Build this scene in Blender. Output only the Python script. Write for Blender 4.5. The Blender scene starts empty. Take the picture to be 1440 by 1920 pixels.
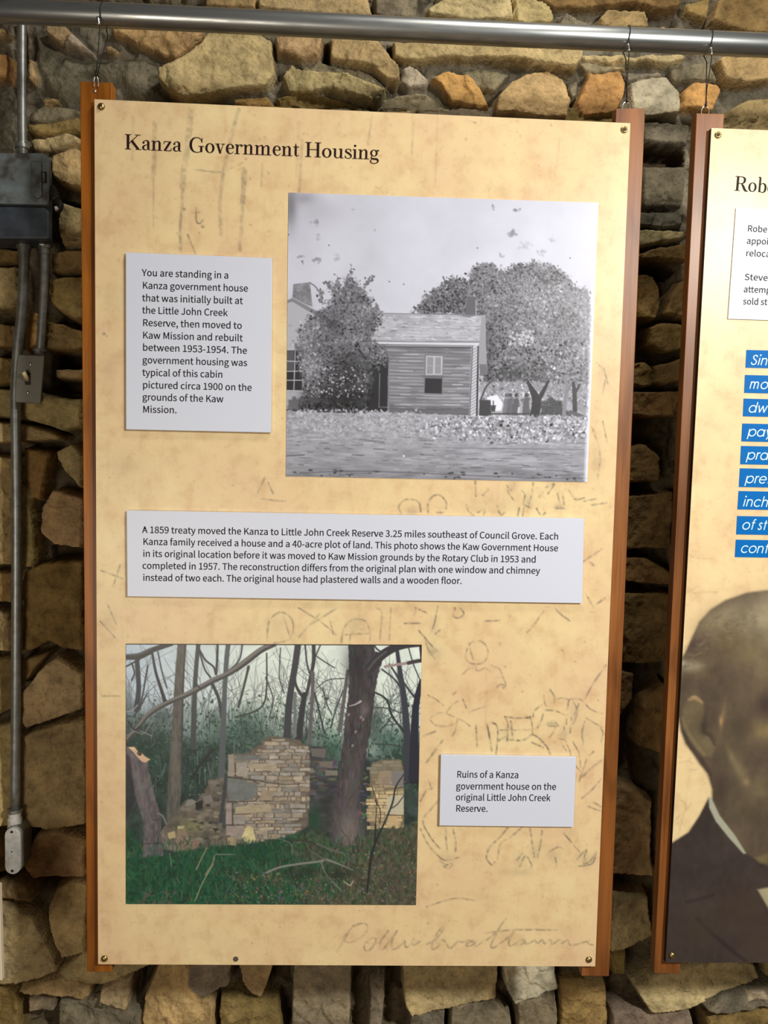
import bpy, bmesh, math, random, json
import numpy as np
from mathutils import Vector, Matrix

# ---------------------------------------------------------------- camera, light, exposure
scene = bpy.context.scene
root_coll = scene.collection
CAM_LOC = np.array((-0.00643018, -1.40971937, 0.17745227))
CAM_ROT = (1.49948998, -0.02313181, -0.03531107)
F = 1500.0                                             # focal length in pixels of the 1440 x 1920 frame
cam_data = bpy.data.cameras.new('camera'); cam = bpy.data.objects.new('camera', cam_data); root_coll.objects.link(cam)
cam.location = CAM_LOC; cam.rotation_euler = CAM_ROT
cam_data.sensor_fit = 'VERTICAL'; cam_data.sensor_height = 36.0; cam_data.lens = F / 1920 * 36.0
cam_data.clip_start = 0.05; scene.camera = cam

world = bpy.data.worlds.new('World'); scene.world = world; world.use_nodes = True
bg = world.node_tree.nodes['Background']; bg.inputs[0].default_value = (1.0, 0.92, 0.80, 1); bg.inputs[1].default_value = 0.045

def lamp(name, kind, loc, target, power, color, size):
    d = bpy.data.lights.new(name, kind); d.energy = power; d.color = color
    if kind == 'AREA': d.shape = 'DISK'; d.size = size
    else: d.shadow_soft_size = size
    o = bpy.data.objects.new(name, d); root_coll.objects.link(o); o.location = loc
    o.rotation_euler = (Vector(target) - Vector(loc)).to_track_quat('-Z', 'Y').to_euler()
    return o
# a ceiling lamp up to the right in front of the panels, and a dim fill added behind the viewer
key = lamp('ceiling_spot', 'SPOT', (1.50, -2.05, 1.12), (0.74, 0.0, -1.40), 310, (1.0, 0.975, 0.90), 0.11)
key.data.spot_size = math.radians(134); key.data.spot_blend = 1.0
lamp('fill_light', 'AREA', (-0.9, -2.4, -0.45), (-0.1, 0.1, -0.2), 17, (1.0, 0.88, 0.71), 0.8)
lamp('overhead_lamp', 'AREA', (0.45, -0.62, 1.80), (0.35, 0.20, 0.6), 12.5, (1.0, 0.955, 0.86), 0.25)
scene.view_settings.view_transform = 'Standard'; scene.view_settings.look = 'None'
scene.view_settings.exposure = 0.0; scene.view_settings.gamma = 1.0; scene.view_settings.use_curve_mapping = False

# ---------------------------------------------------------------- measuring helpers
def cam_matrix():
    return np.array(cam.rotation_euler.to_matrix())
CR = cam_matrix()
def at(u, v, Y=0.0):
    """Point of the plane at depth Y seen at pixel (u, v) of the photograph."""
    d = CR @ np.array(((u - 720) / F, -(v - 960) / F, -1.0)); t = (Y - CAM_LOC[1]) / d[1]
    return CAM_LOC + t * d
def to_px(P):
    c = (np.asarray(P, float) - CAM_LOC) @ CR
    return np.stack([720 + F * c[..., 0] / -c[..., 2], 960 - F * c[..., 1] / -c[..., 2]], -1)

# ---------------------------------------------------------------- object helpers
def tag(o, label=None, cat=None, group=None, kind=None):
    for k, v in (('label', label), ('category', cat), ('group', group), ('kind', kind)):
        if v: o[k] = v
    return o
def link(name, me, m=None, parent=None, smooth=False):
    o = bpy.data.objects.new(name, me); root_coll.objects.link(o)
    if m: me.materials.append(m)
    if parent is not None:
        o.parent = parent; o.matrix_parent_inverse = Matrix.Translation(-Vector(parent.location))
    if smooth:
        for p in me.polygons: p.use_smooth = True
    return o
def empty(name, loc):
    o = bpy.data.objects.new(name, None); root_coll.objects.link(o); o.location = loc; o.empty_display_size = 0.05
    return o
def mesh(name, V, Fc):
    me = bpy.data.meshes.new(name); me.from_pydata([tuple(map(float, v)) for v in V], [], [tuple(f) for f in Fc]); me.update()
    return me
def from_bm(name, bm):
    bmesh.ops.recalc_face_normals(bm, faces=bm.faces)
    me = bpy.data.meshes.new(name); bm.to_mesh(me); bm.free(); return me
def quad_slab(bm, quad, y0, y1, bevel=0.0):
    """A slab whose outline is four (x, z) corners, from depth y0 to y1."""
    a = [bm.verts.new((x, y0, z)) for x, z in quad]; b = [bm.verts.new((x, y1, z)) for x, z in quad]; n = len(quad)
    fs = [bm.faces.new(a), bm.faces.new(b[::-1])] + [bm.faces.new((a[i], b[i], b[(i + 1) % n], a[(i + 1) % n])) for i in range(n)]
    if bevel:
        es = {e for f in fs for e in f.edges}
        bmesh.ops.bevel(bm, geom=list(es), offset=bevel, segments=2, profile=0.5, affect='EDGES')
def box(bm, x0, x1, y0, y1, z0, z1, bevel=0.0):
    quad_slab(bm, [(x0, z0), (x1, z0), (x1, z1), (x0, z1)], y0, y1, bevel)
def tube(bm, pts, rad, seg=16, caps=True, closed=False):
    P = [Vector(p) for p in pts]; n = len(P); R = [rad] * n if np.isscalar(rad) else list(rad)
    rings = []; up = None
    for i in range(n):
        if closed: d = (P[(i + 1) % n] - P[i - 1])
        else: d = (P[min(i + 1, n - 1)] - P[max(i - 1, 0)])
        d.normalize()
        if up is None: up = d.orthogonal().normalized()
        up = (up - d * up.dot(d)).normalized(); s = d.cross(up)
        rings.append([bm.verts.new(P[i] + (up * math.cos(2 * math.pi * k / seg) + s * math.sin(2 * math.pi * k / seg)) * R[i]) for k in range(seg)])
    for i in range(n if closed else n - 1):
        a, b = rings[i], rings[(i + 1) % n]
        for k in range(seg): bm.faces.new((a[k], a[(k + 1) % seg], b[(k + 1) % seg], b[k]))
    if caps and not closed: bm.faces.new(rings[0][::-1]); bm.faces.new(rings[-1])
def lathe_y(bm, c, prof, seg=24):
    """Revolve (radius, depth) about the axis through c pointing at the viewer."""
    rings = [[bm.verts.new((c[0] + r * math.cos(2 * math.pi * k / seg), c[1] + y, c[2] + r * math.sin(2 * math.pi * k / seg))) for k in range(seg)] for r, y in prof]
    for a, b in zip(rings, rings[1:]):
        for k in range(seg): bm.faces.new((a[k], a[(k + 1) % seg], b[(k + 1) % seg], b[k]))
    bm.faces.new(rings[0]); bm.faces.new(rings[-1][::-1])

# ---------------------------------------------------------------- materials
def mat(name, color=(0.8, 0.8, 0.8), rough=0.5, metal=0.0, spec=0.5):
    m = bpy.data.materials.new(name); m.use_nodes = True; p = m.node_tree.nodes['Principled BSDF']
    p.inputs['Base Color'].default_value = (*color, 1); p.inputs['Roughness'].default_value = rough
    p.inputs['Metallic'].default_value = metal; p.inputs['Specular IOR Level'].default_value = spec
    return m, m.node_tree.nodes, m.node_tree.links, p
def noise(N, L, vec, scale, detail=4, rough=0.55):
    n = N.new('ShaderNodeTexNoise'); n.inputs['Scale'].default_value = scale; n.inputs['Detail'].default_value = detail; n.inputs['Roughness'].default_value = rough
    if vec is not None: L.new(vec, n.inputs['Vector'])
    return n.outputs['Fac']
def ramp(N, L, fac, stops):
    r = N.new('ShaderNodeValToRGB'); e = r.color_ramp.elements
    while len(e) < len(stops): e.new(0.5)
    for el, (p, c) in zip(e, stops): el.position = p; el.color = (*c, 1) if len(c) == 3 else c
    L.new(fac, r.inputs['Fac']); return r.outputs['Color']
def mix(N, L, fac, a, b, mode='MIX'):
    m = N.new('ShaderNodeMix'); m.data_type = 'RGBA'; m.blend_type = mode
    for sock, v in ((m.inputs[0], fac), (m.inputs[6], a), (m.inputs[7], b)):
        if hasattr(v, 'is_linked'): L.new(v, sock)
        elif np.isscalar(v): sock.default_value = v
        else: sock.default_value = (*v, 1)
    return m.outputs[2]
def coords(N, L, scale=(1, 1, 1), rot=(0, 0, 0)):
    t = N.new('ShaderNodeTexCoord'); mp = N.new('ShaderNodeMapping'); mp.inputs['Scale'].default_value = scale; mp.inputs['Rotation'].default_value = rot
    L.new(t.outputs['Object'], mp.inputs['Vector']); return mp.outputs['Vector']
def bump(N, L, h, p, strength=0.3, dist=0.002):
    b = N.new('ShaderNodeBump'); b.inputs['Strength'].default_value = strength; b.inputs['Distance'].default_value = dist
    L.new(h, b.inputs['Height']); L.new(b.outputs['Normal'], p.inputs['Normal'])

def make_materials():
    M = {}
    # rubble wall: stone colours come from the wall mesh, grain and pitting from noise
    m, N, L, p = mat('limestone_rubble', rough=0.92, spec=0.15); v = coords(N, L)
    a = N.new('ShaderNodeAttribute'); a.attribute_name = 'stone'
    n1 = noise(N, L, v, 34, 6, 0.62); n2 = noise(N, L, v, 160, 3, 0.6); n3 = noise(N, L, v, 9, 3)
    c = mix(N, L, 1.0, a.outputs['Color'], ramp(N, L, n1, [(0.28, (0.55, 0.52, 0.47)), (0.5, (0.98, 0.97, 0.95)), (0.72, (1.28, 1.22, 1.12))]), 'MULTIPLY')
    c = mix(N, L, 0.7, c, ramp(N, L, n2, [(0.3, (0.62, 0.6, 0.56)), (0.48, (1, 1, 1))]), 'MULTIPLY')
    c = mix(N, L, 0.6, c, ramp(N, L, n3, [(0.35, (0.80, 0.78, 0.76)), (0.65, (1.1, 1.06, 0.98))]), 'MULTIPLY')
    L.new(c, p.inputs['Base Color'])
    ad = N.new('ShaderNodeMath'); ad.operation = 'MULTIPLY_ADD'; L.new(n1, ad.inputs[0]); ad.inputs[1].default_value = 2.2; L.new(n2, ad.inputs[2])
    bump(N, L, ad.outputs[0], p, 0.6, 0.005); M['stone'] = m
    # aged-paper print on laminate, pencil marks from the board mesh
    def parchment(name, warm):
        m, N, L, p = mat(name, rough=0.36, spec=0.34); v = coords(N, L)
        a = N.new('ShaderNodeAttribute'); a.attribute_name = 'ink'
        big = noise(N, L, v, 5.5, 5, 0.6); mid = noise(N, L, v, 26, 5, 0.62); fine = noise(N, L, v, 95, 4, 0.6)
        c = ramp(N, L, big, [(0.30, (0.735, 0.52, 0.315)), (0.5, (0.765, 0.575, 0.325)), (0.68, (0.80, 0.64, 0.36))])
        c = mix(N, L, 0.8, c, ramp(N, L, mid, [(0.33, (0.86, 0.79, 0.76)), (0.5, (1, 1, 1)), (0.70, (1.05, 1.08, 1.06))]), 'MULTIPLY')
        c = mix(N, L, 0.5, c, ramp(N, L, fine, [(0.30, (0.80, 0.76, 0.72)), (0.42, (1, 1, 1))]), 'MULTIPLY')
        vs = coords(N, L, (40, 1, 3.0)); st = noise(N, L, vs, 1.4, 4, 0.6)
        c = mix(N, L, 0.35, c, ramp(N, L, st, [(0.30, (0.84, 0.80, 0.77)), (0.42, (1, 1, 1))]), 'MULTIPLY')
        c = mix(N, L, a.outputs['Alpha'], c, a.outputs['Color'])
        L.new(c, p.inputs['Base Color']); p.inputs['Coat Weight'].default_value = 0.06; p.inputs['Coat Roughness'].default_value = 0.30
        return m
    M['parchment'] = parchment('aged_parchment_print', 0)
    m, N, L, p = mat('photographic_print', rough=0.36, spec=0.34); a = N.new('ShaderNodeAttribute'); a.attribute_name = 'ink'; L.new(a.outputs['Color'], p.inputs['Base Color'])
    p.inputs['Coat Weight'].default_value = 0.06; p.inputs['Coat Roughness'].default_value = 0.30; M['photo'] = m
    m, N, L, p = mat('white_card', (0.64, 0.675, 0.80), 0.36, spec=0.34); p.inputs['Coat Weight'].default_value = 0.06; p.inputs['Coat Roughness'].default_value = 0.30; M['card'] = m
    M['ink'] = mat('black_ink', (0.020, 0.017, 0.020), 0.6, spec=0.12)[0]
    M['title_ink'] = mat('dark_brown_ink', (0.020, 0.009, 0.010), 0.6, spec=0.12)[0]
    M['blue'] = mat('blue_label_ink', (0.001, 0.135, 0.46), 0.5, spec=0.10)[0]
    M['white_ink'] = mat('pale_blue_white_ink', (0.62, 0.80, 0.82), 0.45, spec=0.4)[0]
    M['edge'] = mat('dark_board_edge', (0.020, 0.010, 0.007), 0.7)[0]
    M['edge_pale'] = mat('pale_board_edge', (0.74, 0.62, 0.46), 0.6)[0]
    def wood(name, c0, c1, c2, seed):
        m, N, L, p = mat(name, rough=0.42, spec=0.32); v = coords(N, L, (55, 30, 2.4)); v2 = coords(N, L, (14, 10, 1.3))
        g = noise(N, L, v, 1.6, 6, 0.65); b = noise(N, L, v2, 1.3, 3); w = N.new('ShaderNodeTexWave'); w.wave_type = 'RINGS'; w.inputs['Scale'].default_value = 0.9; w.inputs['Distortion'].default_value = 9.0; w.inputs['Detail'].default_value = 3
        L.new(v2, w.inputs['Vector'])
        c = ramp(N, L, b, [(0.3, c0), (0.5, c1), (0.72, c2)])
        c = mix(N, L, 0.75, c, ramp(N, L, g, [(0.34, (0.55, 0.50, 0.48)), (0.55, (1, 1, 1)), (0.75, (1.12, 1.1, 1.05))]), 'MULTIPLY')
        c = mix(N, L, 0.55, c, ramp(N, L, w.outputs['Fac'], [(0.0, (0.58, 0.55, 0.52)), (0.25, (1, 1, 1)), (1.0, (1.05, 1.03, 1.0))]), 'MULTIPLY')
        L.new(c, p.inputs['Base Color']); bump(N, L, g, p, 0.12, 0.001); p.inputs['Coat Weight'].default_value = 0.14; p.inputs['Coat Roughness'].default_value = 0.30
        return m
    M['wood_orange'] = wood('orange_stained_wood', (0.24, 0.072, 0.006), (0.33, 0.105, 0.009), (0.42, 0.150, 0.016), 1)
    M['wood_red'] = wood('reddish_stained_wood', (0.17, 0.060, 0.014), (0.245, 0.084, 0.019), (0.32, 0.122, 0.032), 2)
    # metals
    m, N, L, p = mat('galvanized_steel', (0.40, 0.42, 0.43), 0.36, 0.9); v = coords(N, L, (3, 20, 20)); n = noise(N, L, v, 6, 5)
    L.new(ramp(N, L, n, [(0.3, (0.30, 0.31, 0.31)), (0.7, (0.50, 0.52, 0.53))]), p.inputs['Base Color']); L.new(ramp(N, L, n, [(0.3, (0.42,) * 3), (0.7, (0.28,) * 3)]), p.inputs['Roughness']); M['galv'] = m
    m, N, L, p = mat('dull_conduit_steel', (0.30, 0.31, 0.30), 0.42, 0.75); v = coords(N, L); n = noise(N, L, v, 60, 4); L.new(ramp(N, L, n, [(0.3, (0.22, 0.225, 0.21)), (0.7, (0.36, 0.37, 0.36))]), p.inputs['Base Color']); M['conduit'] = m
    m, N, L, p = mat('grey_enamel', (0.20, 0.235, 0.25), 0.55); v = coords(N, L); n = noise(N, L, v, 22, 5); L.new(ramp(N, L, n, [(0.38, (0.055, 0.05, 0.04)), (0.47, (0.12, 0.135, 0.14)), (0.7, (0.20, 0.245, 0.27))]), p.inputs['Base Color']); M['enamel'] = m
    m, N, L, p = mat('dark_blue_grey_enamel', (0.035, 0.05, 0.065), 0.5); v = coords(N, L); n = noise(N, L, v, 30, 5); L.new(ramp(N, L, n, [(0.35, (0.022, 0.026, 0.036)), (0.7, (0.05, 0.065, 0.085))]), p.inputs['Base Color']); M['enamel_dark'] = m
    m, N, L, p = mat('off_white_paint', (0.62, 0.60, 0.55), 0.5); v = coords(N, L); n = noise(N, L, v, 80, 4); L.new(ramp(N, L, n, [(0.35, (0.48, 0.45, 0.40)), (0.55, (0.62, 0.61, 0.57))]), p.inputs['Base Color']); M['offwhite'] = m
    M['plate'] = mat('brushed_grey_plate', (0.20, 0.19, 0.16), 0.38, 0.6)[0]
    M['ivory'] = mat('ivory_plastic', (0.62, 0.50, 0.27), 0.4)[0]
    M['black'] = mat('black_plastic', (0.006, 0.006, 0.006), 0.6)[0]
    M['cable'] = mat('black_steel_cable', (0.012, 0.010, 0.010), 0.5, 0.3)[0]
    M['silver'] = mat('bright_aluminium', (0.80, 0.79, 0.75), 0.25, 1.0)[0]
    M['brass'] = mat('aged_brass', (0.42, 0.30, 0.12), 0.30, 0.95)[0]
    M['brass_dark'] = mat('dark_brass_recess', (0.05, 0.03, 0.012), 0.5, 0.5)[0]
    M['plug'] = mat('brown_plug', (0.10, 0.075, 0.07), 0.5)[0]
    return M
M = make_materials()
# ---------------------------------------------------------------- floor
bm = bmesh.new(); box(bm, -3.0, 3.2, -4.2, 0.45, -1.62, -1.5); me = from_bm('floor', bm)
fm, fN, fL, fp = mat('worn_plank_floor', (0.16, 0.10, 0.055), 0.6); fv = coords(fN, fL, (6, 0.8, 1)); fL.new(ramp(fN, fL, noise(fN, fL, fv, 3, 5), [(0.3, (0.10, 0.06, 0.03)), (0.7, (0.20, 0.13, 0.07))]), fp.inputs['Base Color'])
tag(link('floor', me, fm), kind='structure')

# ---------------------------------------------------------------- the rubble stone wall (one continuous masonry surface)
WALL_Y = 0.30                                          # mean depth of the mortar; stones stand out from it
MAIN_QUAD = [(177, 186), (1182, 231), (1116, 1812), (184, 1808)]
TAN, ORA, LIT, GRY, BRN, WHI, MOR, GRY_SHADE = 0, 1, 2, 3, 4, 5, 6, 7
STONE_COL = {TAN: (0.44, 0.325, 0.165), ORA: (0.50, 0.295, 0.11), LIT: (0.50, 0.395, 0.22), GRY: (0.235, 0.205, 0.145), BRN: (0.25, 0.17, 0.068), WHI: (0.54, 0.48, 0.36), MOR: (0.19, 0.172, 0.135), GRY_SHADE: (0.135, 0.12, 0.09)}  # last entry: the grey stone with the upper gap's shade put into its colour
# outlines in photo pixels; kind, protrusion (mm)
STONES = [
 # deep open joints
 (BRN, -60, [(1207,273),(1294,274),(1290,306),(1207,304)]), (BRN, -50, [(15,38),(35,40),(36,168),(22,175),(12,150),(19,120),(14,96)]), (BRN, -50, [(690,196),(740,176),(745,186),(700,206)]), (BRN, -50, [(600,70),(616,70),(618,110),(604,106)]), (BRN, -50, [(726,76),(736,78),(738,112),(728,100)]),
 (BRN, -60, [(100,368),(156,372),(156,390),(112,380)]), (BRN, -60, [(92,660),(156,664),(156,688),(90,688)]), (BRN, -60, [(92,714),(156,714),(156,738),(96,730)]), (BRN, -60, [(78,1030),(156,1032),(156,1050),(80,1052)]), (BRN, -60, [(48,1552),(70,1552),(50,1590),(46,1616)]), (BRN, -60, [(256,1836),(286,1812),(288,1830),(266,1870),(250,1898)]), (BRN, -50, [(742,1808),(756,1806),(762,1890),(736,1880)]), (BRN, -60, [(1150,1790),(1186,1782),(1178,1840),(1156,1870)]), (BRN, -50, [(1418,1824),(1436,1820),(1444,1842),(1424,1842)]), (BRN, -50, [(506,1866),(520,1820),(536,1820),(540,1880)]), (BRN, -60, [(1195,470),(1280,500),(1262,520),(1200,508)]),
 # top band, left to right
 (TAN, 40, [(86,62),(88,44),(100,38),(125,50),(135,62),(115,86),(100,78)]), (WHI, 38, [(116,86),(136,62),(150,72),(172,93),(150,93),(130,87)]),
 (TAN, 34, [(205,50),(240,46),(385,58),(378,75),(345,100),(330,112),(305,105),(290,95),(262,88),(235,72),(212,66)]),
 (LIT, 46, [(300,135),(345,110),(382,84),(395,60),(480,62),(510,75),(517,140),(500,163),(440,172),(380,187),(345,192),(320,178),(300,155)]),
 (MOR, 16, [(46,40),(82,44),(84,66),(108,86),(150,97),(200,92),(265,95),(298,112),(296,150),(318,185),(240,187),(215,150),(150,145),(120,200),(70,170),(50,120)]),
 (TAN, 25, [(195,85),(205,78),(218,88),(212,97),(198,96)]),
 (ORA, 30, [(-20,94),(14,97),(18,120),(12,146),(-20,152)]), (TAN, 28, [(-10,48),(10,52),(12,62),(-10,66)]), (TAN, 22, [(48,105),(58,108),(65,138),(58,153),(48,150)]),
 (GRY, 24, [(50,205),(78,190),(110,196),(150,202),(148,216),(100,226),(50,226)]), (TAN, 26, [(75,182),(100,178),(105,190),(78,192)]), (BRN, 30, [(48,232),(100,226),(150,218),(150,246),(100,254),(50,250)]),
 (LIT, 34, [(52,264),(90,258),(130,250),(150,258),(150,270),(100,285),(60,283)]), (TAN, 36, [(94,292),(140,276),(152,280),(155,356),(115,346),(98,332)]), (LIT, 34, [(111,380),(135,384),(155,390),(155,438),(112,448),(108,415)]), (TAN, 18, [(108,446),(155,440),(155,452),(112,456)]),
 (TAN, 30, [(385,-12),(480,-12),(480,17),(440,17),(385,10)]), (LIT, 28, [(484,-12),(690,-12),(700,28),(560,24),(484,18)]), (GRY, 26, [(700,-12),(788,-12),(782,34),(742,32),(704,30)]), (LIT, 34, [(800,18),(825,0),(870,-12),(960,-12),(962,40),(870,38),(806,30)]),
 (LIT, 36, [(962,-8),(1000,2),(1032,10),(1040,36),(1034,50),(964,46)]), (BRN, 30, [(1010,-12),(1282,-12),(1272,18),(1232,25),(1190,9),(1100,13),(1042,9)]), (TAN, 30, [(1125,32),(1140,15),(1210,17),(1222,52),(1180,52),(1125,50)]), (GRY, 24, [(1060,20),(1086,32),(1088,50),(1044,48)]), (ORA, 26, [(1238,45),(1275,48),(1288,60),(1238,58)]), (BRN, 26, [(1284,4),(1338,-8),(1326,38),(1288,24)]), (BRN, 36, [(1340,4),(1390,-10),(1480,-10),(1480,68),(1400,64),(1332,42)]),
 (TAN, 34, [(512,66),(608,68),(597,106),(560,112),(545,107),(520,97)]), (TAN, 36, [(617,66),(704,70),(728,100),(750,126),(752,150),(744,160),(725,156),(700,130),(655,118),(620,108)]),
 (WHI, 28, [(754,126),(768,118),(784,124),(803,148),(800,160),(764,166),(752,152)]), (LIT, 42, [(528,146),(546,118),(556,130),(600,136),(640,140),(690,156),(725,174),(720,184),(708,196),(660,182),(610,170),(570,180),(540,178)]), (BRN, 20, [(516,180),(565,172),(610,174),(680,192),(700,204),(522,200)]),
 (ORA, 32, [(805,145),(830,137),(880,139),(903,163),(922,197),(905,203),(862,192),(846,196),(822,160)]), (ORA, 30, [(436,186),(470,180),(500,178),(524,200),(440,200)]), (GRY, 14, [(700,186),(740,172),(795,166),(845,192),(850,212),(704,208)]), (GRY, 14, [(560,110),(600,108),(655,120),(700,134),(736,168),(700,165),(640,136),(565,126)]),
 (LIT, 40, [(736,74),(960,85),(1086,92),(1090,118),(1074,138),(960,116),(860,110),(800,113),(760,112),(740,104)]), (LIT, 26, [(1094,98),(1290,102),(1282,114),(1250,124),(1212,113),(1150,116),(1098,110)]), (GRY, 22, [(1088,118),(1120,113),(1170,122),(1150,130),(1098,138)]), (TAN, 20, [(1148,116),(1175,117),(1188,126),(1160,128)]), (GRY, 16, [(860,128),(905,120),(960,135),(930,170),(905,160)]),
 (TAN, 38, [(930,184),(950,160),(985,138),(1025,130),(1056,146),(1071,190),(1060,222),(1000,224),(930,216)]), (GRY, 22, [(1060,150),(1088,146),(1084,176),(1074,184)]), (ORA, 40, [(1078,198),(1098,150),(1104,137),(1160,134),(1173,160),(1166,196),(1150,216),(1100,220),(1084,216)]), (WHI, 34, [(1180,155),(1200,146),(1250,142),(1264,155),(1279,170),(1274,214),(1210,223),(1182,214)]), (ORA, 34, [(1281,168),(1300,153),(1340,155),(1351,170),(1336,212),(1282,200)]), (GRY, 20, [(1160,132),(1240,128),(1255,138),(1180,150)]), (GRY, 20, [(1258,120),(1330,108),(1350,150),(1300,148),(1265,152)]),
 (TAN, 34, [(1348,222),(1376,198),(1400,186),(1480,178),(1480,250),(1350,246)]), (TAN, 36, [(1342,112),(1360,104),(1480,104),(1480,146),(1400,158),(1356,154)]),
 # gap between the two panels
 (GRY_SHADE, 30, [(1205,226),(1298,230),(1292,270),(1240,271),(1205,268)]), (GRY_SHADE, 30, [(1205,310),(1288,311),(1282,388),(1240,386),(1205,390)]), (GRY_SHADE, 26, [(1196,396),(1245,392),(1286,398),(1284,424),(1240,428),(1196,424)]), (LIT, 30, [(1190,430),(1245,428),(1288,432),(1286,446),(1240,456),(1190,468)]), (BRN, 30, [(1190,474),(1240,462),(1290,452),(1290,490),(1240,488),(1190,486)]),
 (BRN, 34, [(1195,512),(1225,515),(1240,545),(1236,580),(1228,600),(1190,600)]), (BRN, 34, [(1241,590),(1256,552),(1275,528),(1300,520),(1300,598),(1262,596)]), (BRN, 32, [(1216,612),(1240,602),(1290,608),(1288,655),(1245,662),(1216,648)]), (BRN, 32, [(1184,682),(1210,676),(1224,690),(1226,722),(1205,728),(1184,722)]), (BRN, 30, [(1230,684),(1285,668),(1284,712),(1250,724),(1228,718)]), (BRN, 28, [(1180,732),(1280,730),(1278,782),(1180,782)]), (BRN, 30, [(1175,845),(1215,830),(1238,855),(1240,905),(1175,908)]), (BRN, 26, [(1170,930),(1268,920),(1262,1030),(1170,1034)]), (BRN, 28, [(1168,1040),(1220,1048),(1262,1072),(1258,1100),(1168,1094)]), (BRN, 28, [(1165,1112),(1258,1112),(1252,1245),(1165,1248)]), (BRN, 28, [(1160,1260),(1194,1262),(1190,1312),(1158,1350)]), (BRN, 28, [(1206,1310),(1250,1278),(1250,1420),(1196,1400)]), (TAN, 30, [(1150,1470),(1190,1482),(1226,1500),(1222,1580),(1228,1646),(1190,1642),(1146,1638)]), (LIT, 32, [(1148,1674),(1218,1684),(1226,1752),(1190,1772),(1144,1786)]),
 # left column
 (TAN, 32, [(-30,500),(34,497),(38,560),(26,576),(-30,579)]), (BRN, 34, [(88,524),(120,518),(156,514),(156,600),(140,601),(114,588),(92,570)]), (ORA, 22, [(45,590),(66,580),(66,648),(42,660)]), (BRN, 32, [(84,600),(120,606),(156,622),(156,656),(86,662)]), (TAN, 28, [(98,690),(156,688),(156,712),(104,710)]), (BRN, 26, [(-20,600),(20,606),(26,650),(-20,652)]), (BRN, 28, [(-20,664),(22,672),(24,720),(-20,724)]), (BRN, 24, [(90,470),(156,462),(156,506),(92,512)]), (BRN, 22, [(-20,462),(36,466),(30,490),(-20,492)]),
 (TAN, 36, [(-30,726),(28,730),(88,737),(120,746),(156,748),(156,802),(116,808),(42,787),(-30,780)]), (TAN, 32, [(-30,787),(42,794),(80,803),(112,816),(106,826),(-30,832)]), (LIT, 36, [(106,846),(138,830),(156,856),(156,920),(126,886),(108,862)]), (BRN, 26, [(40,836),(94,848),(80,900),(74,942),(42,930)]), (TAN, 30, [(-30,852),(24,856),(26,1058),(-30,1066)]), (TAN, 30, [(38,905),(60,932),(70,1046),(60,1066),(38,1064)]), (TAN, 34, [(76,952),(96,916),(120,920),(156,932),(156,1028),(102,1022),(78,1002)]),
 (BRN, 32, [(42,1072),(74,1056),(156,1048),(156,1222),(112,1216),(90,1206),(60,1220),(40,1222)]), (TAN, 28, [(-30,1140),(18,1146),(22,1222),(-30,1226)]), (BRN, 24, [(-30,1074),(24,1070),(24,1134),(-30,1130)]), (LIT, 40, [(40,1310),(44,1294),(74,1256),(106,1230),(136,1244),(156,1262),(156,1330),(110,1344),(56,1364),(42,1346)]), (BRN, 22, [(-30,1238),(24,1234),(24,1330),(-30,1360)]), (BRN, 24, [(38,1238),(96,1222),(70,1252),(40,1290)]), (TAN, 34, [(38,1378),(100,1358),(160,1346),(162,1550),(92,1554),(38,1546)]), (TAN, 28, [(-30,1372),(24,1356),(26,1546),(-30,1550)]), (TAN, 36, [(44,1622),(56,1584),(70,1560),(100,1553),(162,1571),(162,1641),(66,1643)]), (BRN, 24, [(-30,1570),(6,1564),(10,1640),(-30,1648)]),
 (TAN, 30, [(-30,1660),(40,1650),(60,1672),(66,1692),(20,1686),(-30,1690)]), (LIT, 36, [(-30,1696),(30,1696),(64,1716),(82,1748),(100,1790),(112,1822),(70,1836),(-30,1846)]), (TAN, 34, [(87,1702),(100,1666),(140,1652),(164,1656),(164,1780),(116,1796),(104,1768),(90,1732)]), (LIT, 38, [(114,1812),(160,1778),(240,1780),(290,1808),(258,1824),(220,1840),(180,1842),(128,1836)]), (TAN, 34, [(34,1848),(70,1842),(114,1831),(176,1844),(170,1868),(155,1876),(100,1868),(50,1860)]), (LIT, 36, [(184,1882),(190,1850),(250,1830),(244,1870),(240,1896)]), (GRY, 22, [(48,1874),(102,1876),(100,1902),(50,1898)]), (GRY, 24, [(104,1884),(180,1873),(266,1900),(262,1960),(104,1960)]), (BRN, 20, [(-30,1860),(28,1862),(40,1960),(-30,1960)]),
 # bottom row under the panels
 (TAN, 34, [(268,1872),(300,1800),(352,1806),(372,1850),(402,1886),(402,1960),(262,1960)]), (GRY, 30, [(356,1790),(436,1800),(431,1848),(400,1862),(378,1868),(354,1848)]), (TAN, 34, [(444,1790),(516,1796),(504,1850),(490,1876),(468,1864),(450,1836)]), (GRY, 32, [(548,1800),(662,1800),(656,1960),(544,1960)]), (GRY, 30, [(692,1836),(708,1828),(726,1832),(715,1960),(688,1960)]), (LIT, 36, [(754,1790),(938,1790),(930,1868),(880,1878),(806,1892),(770,1899),(756,1880)]), (WHI, 32, [(942,1790),(1042,1800),(1050,1858),(1008,1870),(962,1880),(946,1852)]), (GRY, 28, [(844,1888),(930,1876),(960,1910),(964,1960),(842,1960)]), (GRY, 30, [(968,1882),(1046,1868),(1048,1960),(974,1960)]), (BRN, 24, [(1052,1848),(1140,1852),(1142,1960),(1052,1960)]), (BRN, 22, [(410,1872),(460,1876),(520,1884),(536,1960),(408,1960)]), (GRY, 22, [(768,1904),(836,1894),(836,1960),(764,1960)]),
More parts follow.
